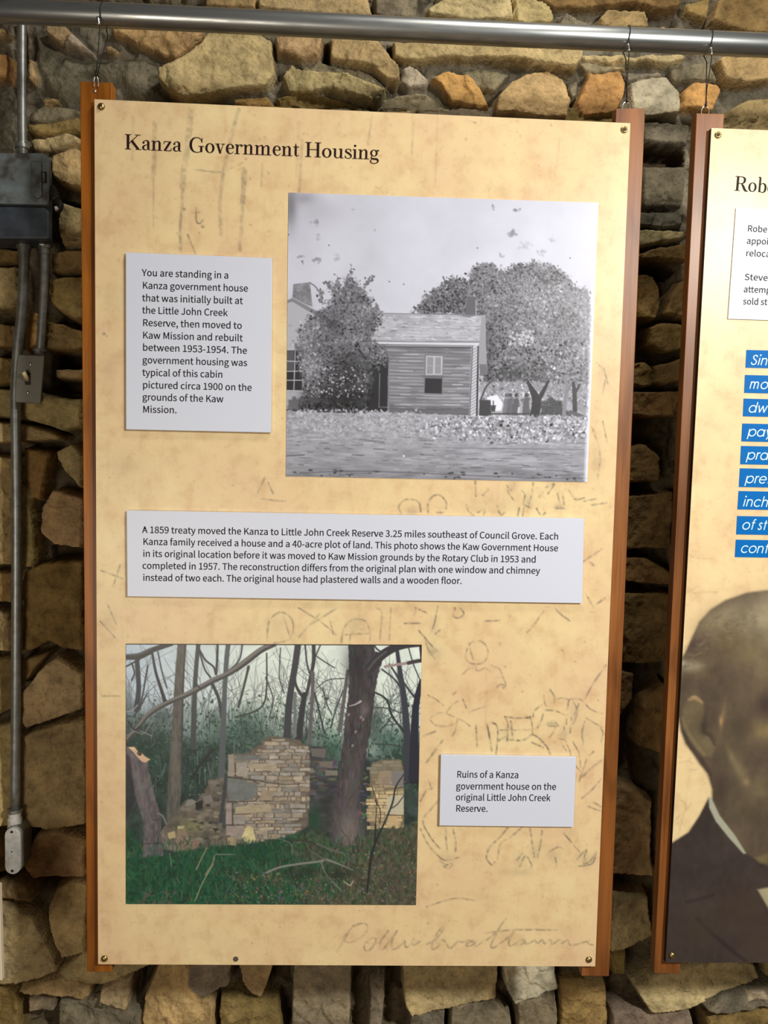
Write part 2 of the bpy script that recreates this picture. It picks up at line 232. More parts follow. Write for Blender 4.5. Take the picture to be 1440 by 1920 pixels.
 (LIT, 38, [(1188,1850),(1210,1836),(1262,1818),(1340,1790),(1412,1800),(1424,1830),(1340,1860),(1282,1891),(1220,1902),(1196,1868)]), (GRY, 30, [(1318,1892),(1352,1868),(1396,1850),(1480,1842),(1480,1882),(1370,1904),(1345,1900)]), (WHI, 32, [(1398,1858),(1432,1856),(1440,1872),(1404,1876)]), (GRY, 22, [(1150,1906),(1300,1900),(1310,1960),(1150,1960)]), (BRN, 24, [(1330,1912),(1480,1894),(1480,1960),(1330,1960)]), (BRN, 22, [(1148,1796),(1180,1784),(1176,1830),(1150,1836)]), (TAN, 28, [(1430,1790),(1490,1790),(1490,1836),(1436,1834)]),
]

def axis(lo, hi, a, b, fine, coarse):
    return np.concatenate([np.arange(lo, a, coarse), np.arange(a, b, fine), np.arange(b, hi + coarse, coarse)])

def build_wall():
    rnd = np.random.RandomState(5)
    gx = axis(-1.75, 2.05, -0.80, 1.00, 0.0028, 0.012); gz = axis(-1.65, 1.75, -1.14, 1.19, 0.0028, 0.012)
    nx, nz = len(gx), len(gz); X, Z = np.meshgrid(gx, gz)
    # noise fields sampled in metres, so that they do not follow the grid
    def field(cell, seed, octs=4):
        n = 0; a = 1.0; t = 0
        r = np.random.RandomState(seed)
        for k in range(octs):
            G = r.rand(int(3.6 / cell) + 4, int(4.0 / cell) + 4)
            fx = (X + 1.9) / cell; fz = (Z + 1.75) / cell; i = np.clip(fx.astype(int), 0, G.shape[1] - 2); j = np.clip(fz.astype(int), 0, G.shape[0] - 2); fx = fx - i; fz = fz - j
            fx = fx * fx * (3 - 2 * fx); fz = fz * fz * (3 - 2 * fz)
            n = n + a * ((G[j, i] * (1 - fx) + G[j, i + 1] * fx) * (1 - fz) + (G[j + 1, i] * (1 - fx) + G[j + 1, i + 1] * fx) * fz); t += a; a *= 0.55; cell *= 0.5
        return n / t
    n_lo, n_mid, n_hi = field(0.16, 1), field(0.05, 2), field(0.016, 3, 3)
    wx, wz = (field(0.035, 4, 3) - 0.5) * 0.022, (field(0.035, 5, 3) - 0.5) * 0.022
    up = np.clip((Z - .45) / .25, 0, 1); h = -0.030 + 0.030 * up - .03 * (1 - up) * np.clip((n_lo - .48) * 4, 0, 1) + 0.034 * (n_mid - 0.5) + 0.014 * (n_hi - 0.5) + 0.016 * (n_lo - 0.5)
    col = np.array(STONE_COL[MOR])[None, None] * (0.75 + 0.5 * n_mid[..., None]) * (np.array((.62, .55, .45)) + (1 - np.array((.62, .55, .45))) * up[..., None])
    ridge = 1 - np.abs(2 * field(0.06, 8, 4) - 1)
    def lay(mask_sl, sd, kind, prot, seed):
        r = np.random.RandomState(seed); sl = mask_sl
        edge = 0.006 if kind != MOR else 0.03
        t = np.clip(sd / edge, 0, 1); t = t * t * (3 - 2 * t)
        xx, zz = X[sl], Z[sl]
        tilt = (xx - xx.mean()) * r.uniform(-.12, .12) + (zz - zz.mean()) * r.uniform(-.14, .06)
        f = np.abs((xx * r.uniform(-1, 1) + zz * r.uniform(-1, 1)) * 9 + n_lo[sl] * 5 + r.uniform(0, 9)) % 1.0
        face = prot * .001 + np.clip(tilt, -.012, .012) + 0.012 * (n_mid[sl] - .5) + 0.007 * (n_hi[sl] - .5) + 0.012 * (ridge[sl] - .6) * r.uniform(.2, 1) + .004 * (f - .5)
        new = h[sl] * (1 - t) + face * t
        on = sd > 0
        if prot < 0:
            h[sl] = np.where(on, h[sl] * (1 - t) + (prot * .001 + .02 * (n_mid[sl] - .5)) * t, h[sl]); col[sl] = np.where(on[..., None], np.array((.07, .05, .03)), col[sl]); return
        h[sl] = np.where(on, np.maximum(new, h[sl] - .05 * (1 - t)), h[sl])
        c = np.array(STONE_COL[kind]) * r.uniform(.85, 1.15) * (1 + r.uniform(-.06, .06, 3))
        k = np.clip((n_mid[sl] - .5) * 2.2 + (n_lo[sl] - .5) * r.uniform(-1.5, 1.5), -1, 1)[..., None]
        c2 = np.array(STONE_COL[[TAN, ORA, LIT, TAN, TAN, LIT, GRY, GRY_SHADE][kind]])
        cc = c[None, None] * (1 + .28 * k) * (1 - .22 * np.clip(k, 0, 1)) + c2 * .22 * np.clip(k, 0, 1)
        m = np.clip(sd / .004, 0, 1)[..., None]
        col[sl] = col[sl] * (1 - m) + cc * m
    # courses of irregular rubble wherever no outline was taken: behind the panels and beyond the frame
    px = to_px(np.stack([X, np.full_like(X, WALL_Y - .03), Z], -1)); U, V = px[..., 0], px[..., 1]
    seen = (U > -28) & (U < 1478) & (V > -12) & (V < 1955)
    left_e, right_e = 166 + 0.004 * V, 1206 - (V - 230) * .0425
    behind1 = (U > left_e) & (U < right_e - 34) & (V > 200) & (V < 1790); behind2 = (U > 1316 - (V - 240) * .052) & (V > 246) & (V < 1790)
    free = ~seen | behind1 | behind2
    seeds = []; z = -1.75; row = 0
    while z < 1.85:
        rh = rnd.uniform(.06, .12); x = -1.9 + rnd.uniform(0, .1)
        while x < 2.2:
            w = rnd.uniform(.07, .2); seeds.append((x + w / 2, z + rh / 2 + rnd.uniform(-.012, .012), w, rh)); x += w
        z += rh
    for i, (sx, sz, w, rh) in enumerate(seeds):
        a0, a1 = np.searchsorted(gx, (sx - w / 2 - .01, sx + w / 2 + .01)); b0, b1 = np.searchsorted(gz, (sz - rh / 2 - .01, sz + rh / 2 + .01))
        if a1 - a0 < 2 or b1 - b0 < 2: continue
        sl = (slice(b0, b1), slice(a0, a1))
        if not free[sl].any(): continue
        q = np.maximum(np.abs(X[sl] + wx[sl] - sx) - w / 2 + .012, 0) , np.maximum(np.abs(Z[sl] + wz[sl] - sz) - rh / 2 + .012, 0)
        sd = np.minimum.reduce([w / 2 - .004 - np.abs(X[sl] + wx[sl] - sx), rh / 2 - .004 - np.abs(Z[sl] + wz[sl] - sz), .014 - np.hypot(*q) * 1.0])
        sd = np.where(free[sl], sd, -1.0)
        lay(sl, sd, rnd.choice([TAN, TAN, LIT, BRN, GRY, ORA, TAN]), rnd.uniform(22, 40), 1000 + i)
    for i, (kind, prot, P) in enumerate(STONES):
        W = np.array([at(u, v, WALL_Y - .03) for u, v in P])[:, (0, 2)]
        lo, hi = W.min(0) - .015, W.max(0) + .015
        a0, a1 = np.searchsorted(gx, (lo[0], hi[0])); b0, b1 = np.searchsorted(gz, (lo[1], hi[1]))
        if a1 - a0 < 2 or b1 - b0 < 2: continue
        sl = (slice(b0, b1), slice(a0, a1)); x = X[sl] + wx[sl] * .55; zz = Z[sl] + wz[sl] * .55
        ins = np.zeros(x.shape, bool); d2 = np.full(x.shape, 1e9)
        for j in range(len(W)):
            ax, az = W[j]; bx, bz = W[(j + 1) % len(W)]
            if az != bz: ins ^= ((az > zz) != (bz > zz)) & (x < (bx - ax) * (zz - az) / (bz - az) + ax)
            dx, dz = bx - ax, bz - az; t = np.clip(((x - ax) * dx + (zz - az) * dz) / (dx * dx + dz * dz + 1e-12), 0, 1)
            d2 = np.minimum(d2, (x - ax - t * dx) ** 2 + (zz - az - t * dz) ** 2)
        lay(sl, np.where(ins, 1, -1) * np.sqrt(d2) + .0022, kind, prot, i)
    co = np.stack([X + wx * .25, WALL_Y - h, Z + wz * .25], -1).reshape(-1, 3)
    me = bpy.data.meshes.new('wall_back'); idx = np.arange(nx * nz).reshape(nz, nx)
    q = np.stack([idx[:-1, :-1], idx[:-1, 1:], idx[1:, 1:], idx[1:, :-1]], -1).reshape(-1, 4)
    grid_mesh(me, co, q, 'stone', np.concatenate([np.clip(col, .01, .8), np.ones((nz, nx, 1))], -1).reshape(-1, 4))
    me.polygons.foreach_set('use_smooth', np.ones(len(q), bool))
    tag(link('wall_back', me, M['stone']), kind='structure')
    return gx, gz, h

def grid_mesh(me, co, q, attr, rgba):
    me.vertices.add(len(co)); me.vertices.foreach_set('co', co.astype(np.float32).ravel())
    me.loops.add(q.size); me.loops.foreach_set('vertex_index', q.astype(np.int32).ravel())
    me.polygons.add(len(q)); me.polygons.foreach_set('loop_start', np.arange(0, q.size, 4, dtype=np.int32)); me.polygons.foreach_set('loop_total', np.full(len(q), 4, np.int32))
    me.update(calc_edges=True); me.validate()
    a = me.color_attributes.new(attr, 'FLOAT_COLOR', 'POINT'); a.data.foreach_set('color', rgba.astype(np.float32).ravel())
wall_x, wall_z, wall_h = build_wall()
def wall_front(x, z, r=0.02):
    """Depth of the foremost stone near (x, z)."""
    a0, a1 = np.searchsorted(wall_x, (x - r, x + r)); b0, b1 = np.searchsorted(wall_z, (z - r, z + r))
    return WALL_Y - wall_h[b0:b1 + 1, a0:a1 + 1].max()
# ---------------------------------------------------------------- printed pictures (ink colours of the flat prints)
def lin(c):
    c = np.asarray(c, float) / 255.0
    return np.where(c <= 0.04045, c / 12.92, ((c + 0.055) / 1.055) ** 2.4)

def vnoise(h, w, cell, seed, aspect=1.0):
    r = np.random.RandomState(seed)
    cx, cy = cell * aspect, cell
    gw, gh = int(w / cx) + 3, int(h / cy) + 3
    g = r.rand(gh, gw)
    x = np.arange(w) / cx; y = np.arange(h) / cy
    xi = x.astype(int); yi = y.astype(int)
    fx = x - xi; fy = y - yi
    fx = fx * fx * (3 - 2 * fx); fy = fy * fy * (3 - 2 * fy)
    a = g[yi][:, xi]; b = g[yi][:, xi + 1]; c = g[yi + 1][:, xi]; d = g[yi + 1][:, xi + 1]
    return (a * (1 - fx) + b * fx) * (1 - fy)[:, None] + (c * (1 - fx) + d * fx) * fy[:, None]

def fbm(h, w, cell, seed, octs=4, aspect=1.0):
    s = np.zeros((h, w)); a = 0.5; t = 0
    for k in range(octs):
        s += a * vnoise(h, w, max(cell, 1.0), seed + 17 * k, aspect); t += a; a *= 0.55; cell *= 0.5
    return s / t

def homography(src, dst):
    A = []
    for (X, Y), (u, v) in zip(src, dst):
        A.append([X, Y, 1, 0, 0, 0, -u * X, -u * Y, -u]); A.append([0, 0, 0, X, Y, 1, -v * X, -v * Y, -v])
    return np.linalg.svd(np.array(A, float))[2][-1].reshape(3, 3)

def smooth_path(pts, n=8):
    P = np.asarray(pts, float)
    if len(P) < 3: return P
    E = np.vstack([2 * P[0] - P[1], P, 2 * P[-1] - P[-2]])
    out = []
    for i in range(1, len(E) - 2):
        p0, p1, p2, p3 = E[i - 1:i + 3]
        for k in range(n):
            t = k / n
            out.append(0.5 * (2 * p1 + (p2 - p0) * t + (2 * p0 - 5 * p1 + 4 * p2 - p3) * t * t + (3 * p1 - p0 - 3 * p2 + p3) * t ** 3))
    out.append(P[-1])
    return np.array(out)

class Print:
    """A flat print: a grid of ink values; shapes are given in picture units and mapped onto the sheet."""
    def __init__(s, quad, step, base=(255, 255, 255), alpha=1.0):
        q = np.asarray(quad, float)
        W = (np.linalg.norm(q[1] - q[0]) + np.linalg.norm(q[2] - q[3])) / 2
        H = (np.linalg.norm(q[3] - q[0]) + np.linalg.norm(q[2] - q[1])) / 2
        s.w, s.h = int(W / step) + 1, int(H / step) + 1
        s.k = (s.w - 1) / W
        s.M = homography(q, [(0, 0), (s.w - 1, 0), (s.w - 1, s.h - 1), (0, s.h - 1)])
        s.img = np.zeros((s.h, s.w, 4)); s.img[..., :3] = base; s.img[..., 3] = alpha
    def pt(s, p):
        p = np.atleast_2d(np.asarray(p, float))[:, :2]
        q = np.c_[p, np.ones(len(p))] @ s.M.T
        return q[:, :2] / q[:, 2:]
    def box(s, p, m):
        x0, y0 = np.floor(p.min(0) - m).astype(int); x1, y1 = np.ceil(p.max(0) + m).astype(int) + 1
        return max(x0, 0), max(y0, 0), min(x1, s.w), min(y1, s.h)
    def blend(s, b, cov, col):
        x0, y0, x1, y1 = b
        c = s.img[y0:y1, x0:x1]
        if callable(col): col = col(y0, y1, x0, x1)
        col = np.asarray(col, float)
        c[..., :3] += (col - c[..., :3]) * cov[..., None]
        c[..., 3] = np.maximum(c[..., 3], cov)
    def poly(s, pts, col, a=1.0, soft=0.8, rough=0.0, seed=0):
        P = s.pt(pts); soft = soft * s.k
        b = s.box(P, soft + 1 + rough * s.k); x0, y0, x1, y1 = b
        if x1 <= x0 or y1 <= y0: return
        X, Y = np.meshgrid(np.arange(x0, x1, dtype=float), np.arange(y0, y1, dtype=float))
        if rough:
            X = X + (fbm(*X.shape, 7 * s.k, seed, 3) - 0.5) * 4 * rough * s.k
            Y = Y + (fbm(*X.shape, 7 * s.k, seed + 5, 3) - 0.5) * 4 * rough * s.k
        ins = np.zeros(X.shape, bool); d2 = np.full(X.shape, 1e12)
        n = len(P)
        for i in range(n):
            ax, ay = P[i]; bx, by = P[(i + 1) % n]
            if ay != by: ins ^= ((ay > Y) != (by > Y)) & (X < (bx - ax) * (Y - ay) / (by - ay) + ax)
            dx, dy = bx - ax, by - ay; L = dx * dx + dy * dy + 1e-12
            t = np.clip(((X - ax) * dx + (Y - ay) * dy) / L, 0, 1)
            d2 = np.minimum(d2, (X - ax - t * dx) ** 2 + (Y - ay - t * dy) ** 2)
        sd = np.where(ins, 1, -1) * np.sqrt(d2)
        s.blend(b, np.clip(sd / (2 * soft) + 0.5, 0, 1) * a, col)
    def line(s, pts, w, col, a=1.0, soft=0.7, curve=True, grain=0.0, seed=0):
        P = np.asarray(pts, float)
        W = np.broadcast_to(np.asarray(w, float), (len(P),))
        if curve and len(P) > 2:
            Q = smooth_path(np.c_[P, W], 6); P, W = Q[:, :2], Q[:, 2]
        P = s.pt(P); W = W * s.k / 2; soft = max(soft * s.k, 0.35)
        b = s.box(P, W.max() + soft + 1); x0, y0, x1, y1 = b
        if x1 <= x0 or y1 <= y0: return
        cov = np.zeros((y1 - y0, x1 - x0))
        for i in range(len(P) - 1):
            m = max(W[i], W[i + 1]) + soft + 1
            sx0, sy0, sx1, sy1 = s.box(P[i:i + 2], m)
            if sx1 <= sx0 or sy1 <= sy0: continue
            X = np.arange(sx0, sx1, dtype=float)[None]; Y = np.arange(sy0, sy1, dtype=float)[:, None]
            ax, ay = P[i]; dx, dy = P[i + 1] - P[i]; L = dx * dx + dy * dy + 1e-12
            t = np.clip(((X - ax) * dx + (Y - ay) * dy) / L, 0, 1)
            d = np.hypot(X - ax - t * dx, Y - ay - t * dy)
            c = np.clip((W[i] + (W[i + 1] - W[i]) * t - d) / (2 * soft) + 0.5, 0, 1)
            v = cov[sy0 - y0:sy1 - y0, sx0 - x0:sx1 - x0]; np.maximum(v, c, out=v)
        if grain:
            cov = cov * np.clip(1 - grain + 2 * grain * (fbm(*cov.shape, 3.0, seed, 2) - 0.25), 0, 1)
        s.blend(b, cov * a, col)
    def dab(s, x, y, rx, ry, ang, col, a=1.0):
        P = s.pt((x, y)); rx *= s.k; ry *= s.k
        b = s.box(P, max(rx, ry) + 1.2); x0, y0, x1, y1 = b
        if x1 <= x0 or y1 <= y0: return
        X = np.arange(x0, x1)[None] - P[0, 0]; Y = np.arange(y0, y1)[:, None] - P[0, 1]
        c, n = math.cos(ang), math.sin(ang)
        d = np.hypot((X * c + Y * n) / rx, (-X * n + Y * c) / ry)
        s.blend(b, np.clip((1 - d) * min(rx, ry) + 0.5, 0, 1) * a, col)
    def glow(s, x, y, rx, ry, ang, col, a=1.0):
        P = s.pt((x, y)); rx *= s.k; ry *= s.k
        b = s.box(P, 2.2 * max(rx, ry)); x0, y0, x1, y1 = b
        if x1 <= x0 or y1 <= y0: return
        X = np.arange(x0, x1)[None] - P[0, 0]; Y = np.arange(y0, y1)[:, None] - P[0, 1]
        c, n = math.cos(ang), math.sin(ang)
        s.blend(b, a * np.exp(-(((X * c + Y * n) / rx) ** 2 + ((-X * n + Y * c) / ry) ** 2)), col)

def in_poly(x, y, P):
    r = False; n = len(P)
    for i in range(n):
        ax, ay = P[i]; bx, by = P[(i + 1) % n]
        if (ay > y) != (by > y) and x < (bx - ax) * (y - ay) / (by - ay) + ax: r = not r
    return r

def foliage(pr, P, n, size, tone, rnd, a=0.9, tint=(1.0, 0.985, 1.02)):
    """Leaf dabs scattered in a crown; tone(x, y) gives the mean grey and the spread."""
    P = np.asarray(P, float); lo, hi = P.min(0), P.max(0); k = 0
    while k < n:
        x = rnd.uniform(lo[0], hi[0]); y = rnd.uniform(lo[1], hi[1])
        if not in_poly(x + rnd.gauss(0, 4), y + rnd.gauss(0, 4), P): continue
        m, sp = tone(x, y); g = max(25, min(225, rnd.gauss(m, sp)))
        r = size * rnd.uniform(0.5, 1.3)
        pr.dab(x, y, r, r * rnd.uniform(0.45, 0.9), rnd.uniform(0, 3.14), (g * tint[0], g * tint[1], g * tint[2]), a); k += 1

def g3(v): return (v, v * 0.985, v * 1.02)

def paint_house():
    pr = Print([(541, 361), (1122, 380), (1101, 904), (536, 893)], 1.1)
    rnd = random.Random(4); h, w = pr.h, pr.w
    n1 = fbm(h, w, 70, 1, 4)
    xs = np.linspace(0, 1, w)[None]; ys = np.linspace(0, 1, h)[:, None]
    v = 192 + 22 * (n1 - 0.5) + 12 * xs + 8 * (ys < 0.4) * (0.4 - ys)
    pr.img[..., 0] = v * 0.995; pr.img[..., 1] = v * 0.985; pr.img[..., 2] = v * 1.03
    # age spots on the sky
    pr.glow(545, 385, 12, 40, 0, g3(110), .9); pr.glow(570, 372, 22, 12, 0, g3(135), .7); pr.glow(600, 395, 45, 26, 0, g3(165), .5)
    for (x, y, rx, ry, g, a) in [(590, 416, 8, 6, 150, .9), (563, 480, 5, 4, 120, .9), (568, 492, 4, 3, 110, .9), (592, 487, 9, 7, 140, .9), (632, 482, 6, 8, 165, .7), (597, 445, 5, 6, 160, .6), (925, 387, 5, 4, 140, .9), (970, 392, 6, 4, 115, .9), (962, 440, 12, 8, 135, .9), (940, 478, 6, 5, 155, .8), (985, 460, 16, 6, 175, .7), (1018, 475, 8, 8, 165, .7), (1035, 448, 6, 8, 170, .6), (662, 392, 4, 5, 165, .6), (703, 432, 2, 2, 140, .7)]:
        for k in range(9): pr.dab(x + rnd.gauss(0, rx * .5), y + rnd.gauss(0, ry * .5), rx * rnd.uniform(.2, .5), ry * rnd.uniform(.25, .5), rnd.uniform(0, 3), g3(g + rnd.gauss(0, 10)), a * .6)
    for (x, y) in [(895, 465), (1069, 484), (730, 528), (757, 533), (541, 440), (617, 460)]: pr.dab(x, y, 1.3, 1.3, 0, g3(90))
    # trees on the right
    C = [(772, 588), (800, 556), (832, 530), (845, 522), (880, 524), (890, 500), (905, 494), (935, 500), (945, 512), (958, 500), (1000, 494), (1035, 498), (1062, 520), (1078, 540), (1102, 545), (1108, 610), (1107, 700), (1100, 780), (1060, 745), (905, 730), (900, 590)]
    pr.poly(C, lambda y0, y1, x0, x1: (118 + 30 * (fbm(h, w, 26, 3, 4)[y0:y1, x0:x1, None] - .5) + 16 * xs[:, x0:x1, None]) * np.array(g3(1)), 1, 3, 5, 2)
    cl = fbm(60, 60, 3.2, 77, 3)
    clump = lambda x, y: (cl[int((y - 480) / 6) % 60, int((x - 536) / 10) % 60] - .5) * 85
    def tone(x, y):
        m = clump(x, y) + 106 + (x - 950) * 0.16 - max(0, y - 640) * 0.28
        return (m, 29)
    for (x, y) in [(905, 498), (925, 497), (952, 505), (972, 498), (1003, 492), (1022, 496), (1040, 506), (838, 524), (860, 523), (1085, 540), (800, 552)]:
        for k in range(14): pr.dab(x + rnd.gauss(0, 3), y + rnd.uniform(-6, 16), rnd.uniform(1, 3), rnd.uniform(1, 2), rnd.uniform(0, 3), g3(rnd.gauss(120, 20)))
    foliage(pr, C, 9000, 2.1, tone, rnd, .85)
    pr.glow(960, 700, 34, 16, 0, g3(62), .75); pr.glow(1015, 690, 40, 14, 0, g3(80), .5); pr.glow(1098, 620, 12, 90, 0, g3(180), .3); pr.glow(912, 665, 10, 50, 0, g3(75), .7)
    foliage(pr, [(905, 640), (1100, 640), (1100, 730), (905, 725)], 900, 2.6, lambda x, y: (100 + (x - 1000) * .2, 36), rnd)
    for k in range(60): pr.dab(rnd.uniform(955, 1000), rnd.uniform(620, 650), rnd.uniform(1, 3), rnd.uniform(1, 3), 0, g3(rnd.uniform(170, 215)), .8)
    # yard under the trees
    pr.poly([(900, 716), (1008, 715), (1100, 724), (1100, 785), (900, 780)], g3(150), .8, 3, 3, 3)
    foliage(pr, [(905, 716), (1100, 720), (1100, 760), (905, 750)], 500, 2.4, lambda x, y: (150, 32), rnd)
    pr.poly([(913, 745), (932, 740), (943, 756), (940, 770), (915, 772)], g3(222), 1, 1)
    pr.poly([(899, 750), (920, 750), (921, 780), (898, 780)], g3(66)); pr.poly([(920, 760), (930, 760), (928, 772), (921, 772)], g3(70)); pr.line([(925, 752), (925, 762)], 2, g3(60))
    pr.line([(900, 752), (912, 725), (925, 712)], [3, 3, 2], g3(70))
    for (x, t) in [(950, 112), (957, 95), (968, 85), (987, 88)]:
        pr.poly([(x - 5, 748), (x + 4, 745), (x + 7, 778), (x - 8, 778)], g3(t), .9, 1.2, 1, x); pr.dab(x, 741, 3.4, 4, 0, g3(t - 15))
    pr.line([(973, 765), (972, 775)], 4, g3(190)); pr.line([(915, 776), (990, 776)], 3, g3(70))
    pr.line([(1002, 780), (1006, 752), (996, 728), (990, 718)], [18, 17, 9, 5], g3(58)); pr.line([(1008, 752), (1018, 735), (1028, 715)], [10, 8, 5], g3(60))
    pr.poly([(1012, 778), (1014, 755), (1030, 746), (1052, 752), (1060, 770), (1090, 780)], g3(72), .95, 1.5, 2, 8)
    for k in range(50): pr.dab(rnd.uniform(1015, 1055), rnd.uniform(752, 775), 1.5, 1.2, 0, g3(rnd.uniform(50, 120)))
    pr.line([(1057, 785), (1060, 745), (1064, 725), (1058, 708)], [8, 7, 7, 5], g3(128)); pr.line([(1064, 735), (1072, 718)], 4, g3(120)); pr.line([(1078, 770), (1077, 735), (1075, 718)], [9, 8, 6], g3(66)); pr.line([(1080, 735), (1086, 722)], 5, g3(70))
    pr.line([(1070, 775), (1095, 785)], 12, g3(92))
    # left house
    pr.poly([(536, 562), (552, 566), (600, 592), (610, 772), (536, 772)], g3(172), 1, 1, 1.5, 4)
    for k in range(120): pr.dab(rnd.uniform(537, 600), rnd.uniform(600, 760), rnd.uniform(2, 6), rnd.uniform(1, 3), 0, g3(rnd.gauss(170, 18)), .6)
    pr.poly([(550, 533), (581, 529), (586, 575), (548, 562)], lambda y0, y1, x0, x1: (128 + 60 * (fbm(h, w, 6, 7, 3)[y0:y1, x0:x1, None] - .5)) * np.array(g3(1)))
    pr.line([(581, 530), (592, 538), (597, 546)], 2.2, g3(110)); pr.line([(538, 566), (549, 562), (618, 602)], [5, 7, 9], g3(128), curve=False); pr.line([(549, 558), (618, 596)], 1.5, g3(175), curve=False)
    pr.poly([(536, 657), (569, 657), (566, 732), (536, 732)], g3(48)); pr.poly([(536, 658), (551, 658), (550, 694), (536, 694)], g3(85))
    for L in [[(553.5, 657), (551, 731)], [(536, 677), (567, 678)], [(536, 696), (567, 696)], [(536, 713), (566, 713)], [(536, 655), (570, 655)], [(536, 732), (567, 733)]]: pr.line(L, 1.8, g3(178))
    pr.line([(556, 652), (565, 652)], 2.5, g3(70))
    pr.poly([(540, 748), (570, 745), (610, 770), (540, 768)], g3(95), .9, 2, 3, 9)
    # main house: roof, clapboards, window, door
    def roof(y0, y1, x0, x1):
        n = fbm(h, w, 5, 11, 3, 4.0)[y0:y1, x0:x1, None]; yy = np.arange(y0, y1)[:, None, None]
        return (172 + 46 * (n - .5) - 10 * (np.sin(yy * 2 * math.pi / 5.2) > .55)) * np.array(g3(1))
    pr.poly([(690, 587), (910, 591), (902, 644), (676, 641)], roof)
    for k in range(150):
        x = rnd.uniform(690, 900); y = rnd.uniform(592, 638); L = rnd.uniform(2, 9); pr.line([(x, y), (x + L, y + L * .02)], rnd.uniform(.8, 1.6), g3(rnd.choice([110, 125, 205, 215])), .8)
    pr.line([(690, 587), (905, 591)], 1.6, g3(118)); pr.line([(676, 638), (790, 641), (902, 641)], 1.6, g3(95), .8); pr.line([(676, 642), (902, 645)], 3, g3(205))
    pr.poly([(876, 557), (893, 557), (893, 593), (872, 591)], g3(96), 1, .8, .8, 3); pr.poly([(858, 590), (893, 590), (880, 596)], g3(120), .9); pr.line([(892.5, 563), (892.5, 591)], 1.6, g3(170))
    def clap(y0, y1, x0, x1):
        n = fbm(h, w, 4, 13, 3, 9.0)[y0:y1, x0:x1, None]; yy = (np.arange(y0, y1)[:, None, None] / pr.k) % 6.3
        return (126 + 40 * (n - .5) + 26 * np.exp(-((yy - 2) / 1.0) ** 2) * (n > .42) - 16 * np.exp(-((yy - 4) / 1.0) ** 2)) * np.array(g3(1))
    pr.poly([(690, 645), (886, 648), (881, 779), (690, 774)], clap); pr.poly([(690, 645), (898, 648), (897, 654), (690, 651)], g3(70), .85); pr.line([(690, 647.5), (895, 649.5)], 2.5, g3(150))
    for k in range(45):
        x = rnd.uniform(733, 870); y = 658 + 6.3 * rnd.randint(0, 17); L = rnd.uniform(8, 30)
        if 792 < x + L and x < 834 and y < 742: continue
        pr.line([(x, y), (x + L, y + .2)], 1.4, g3(rnd.uniform(165, 195)), .8)
    pr.poly([(728, 764), (881, 766), (880, 779), (728, 776)], g3(88), .7, 1, 1); pr.line([(732, 762), (880, 766)], 1.2, g3(70), .8)
    pr.poly([(884, 650), (897, 646), (893, 780), (879, 780)], g3(196))
    for k in range(22):
        y = 655 + k * 5.8; pr.line([(884 - k * .2, y + 3), (896 - k * .15, y - 5)], 1.8, g3(120), .8)
    pr.line([(886, 650), (880.5, 779)], 2.4, g3(108), curve=False); pr.line([(897, 650), (894, 780)], 3.5, g3(62), curve=False)
    pr.poly([(903, 594), (911, 592), (911, 640), (914, 700), (902, 705), (897, 685), (898, 648)], g3(150), 1, .8); pr.poly([(899, 683), (912, 683), (915, 702), (900, 705)], g3(108)); 
    pr.poly([(796, 664), (832, 665), (830, 742), (794, 740)], g3(120)); pr.poly([(799, 667), (830, 668), (829, 703), (798, 703)], g3(185)); pr.poly([(801, 669), (813, 670), (812, 701), (800, 701)], g3(140)); pr.poly([(816, 670), (827, 670), (827, 701), (815, 701)], g3(140))
    pr.line([(801, 685), (827, 686)], 1, g3(165)); pr.poly([(797, 709), (829, 710), (828, 738), (796, 737)], g3(50)); pr.line([(796, 706), (830, 707)], 3, g3(100)); pr.line([(795, 741), (831, 742)], 2, g3(160))
    pr.poly([(688, 655), (729, 668), (727, 774), (688, 774)], g3(48), 1, 1.5, 2, 6); pr.line([(730, 665), (728, 775)], 3, g3(130), curve=False); pr.line([(712, 700), (710.5, 764)], 1.6, g3(150), .8); pr.line([(712, 763), (727, 764)], 1.4, g3(120))
    # tree in front of the house
    T = [(560, 680), (556, 640), (575, 600), (600, 585), (622, 560), (620, 535), (640, 540), (652, 520), (668, 530), (682, 545), (700, 570), (716, 590), (708, 610), (695, 640), (728, 655), (730, 680), (700, 690), (692, 730), (690, 770), (560, 768), (572, 720)]
    pr.poly(T, g3(92), .75, 4, 7, 5); pr.glow(640, 745, 55, 26, 0, g3(38), .95); pr.glow(655, 690, 35, 40, 0, g3(60), .6); pr.glow(618, 607, 16, 12, 0, g3(62), .7)
    def tone2(x, y):
        m = clump(x, y) + 102 - max(0, y - 690) * .75 - (25 if (x - 650) ** 2 + (y - 680) ** 2 < 1600 else 0) + (25 if x < 600 and y > 600 else 0)
        return (max(m, 42), 30)
    foliage(pr, T, 3600, 2.1, tone2, rnd, .85); pr.glow(640, 748, 50, 20, 0, g3(40), .8); pr.glow(652, 700, 28, 34, 0, g3(52), .45); pr.glow(622, 607, 18, 12, .3, g3(62), .55)
    for (x0, y0, x1, y1) in [(655, 560, 659, 499), (640, 560, 632, 516), (625, 545, 613, 527), (676, 555, 697, 516), (605, 570, 600, 540), (650, 570, 655, 520), (690, 590, 712, 580), (575, 625, 556, 618)]:
        pr.line([(x0, y0), (x1, y1)], [4, 1], g3(120), .5)
        for k in range(34):
            t = rnd.random(); pr.dab(x0 + (x1 - x0) * t + rnd.gauss(0, 3.2), y0 + (y1 - y0) * t + rnd.gauss(0, 3), rnd.uniform(1.2, 3), rnd.uniform(1, 2), rnd.uniform(0, 3), g3(rnd.gauss(118, 22)))
    foliage(pr, [(560, 755), (690, 755), (692, 772), (560, 772)], 200, 2.4, lambda x, y: (46, 22), rnd)
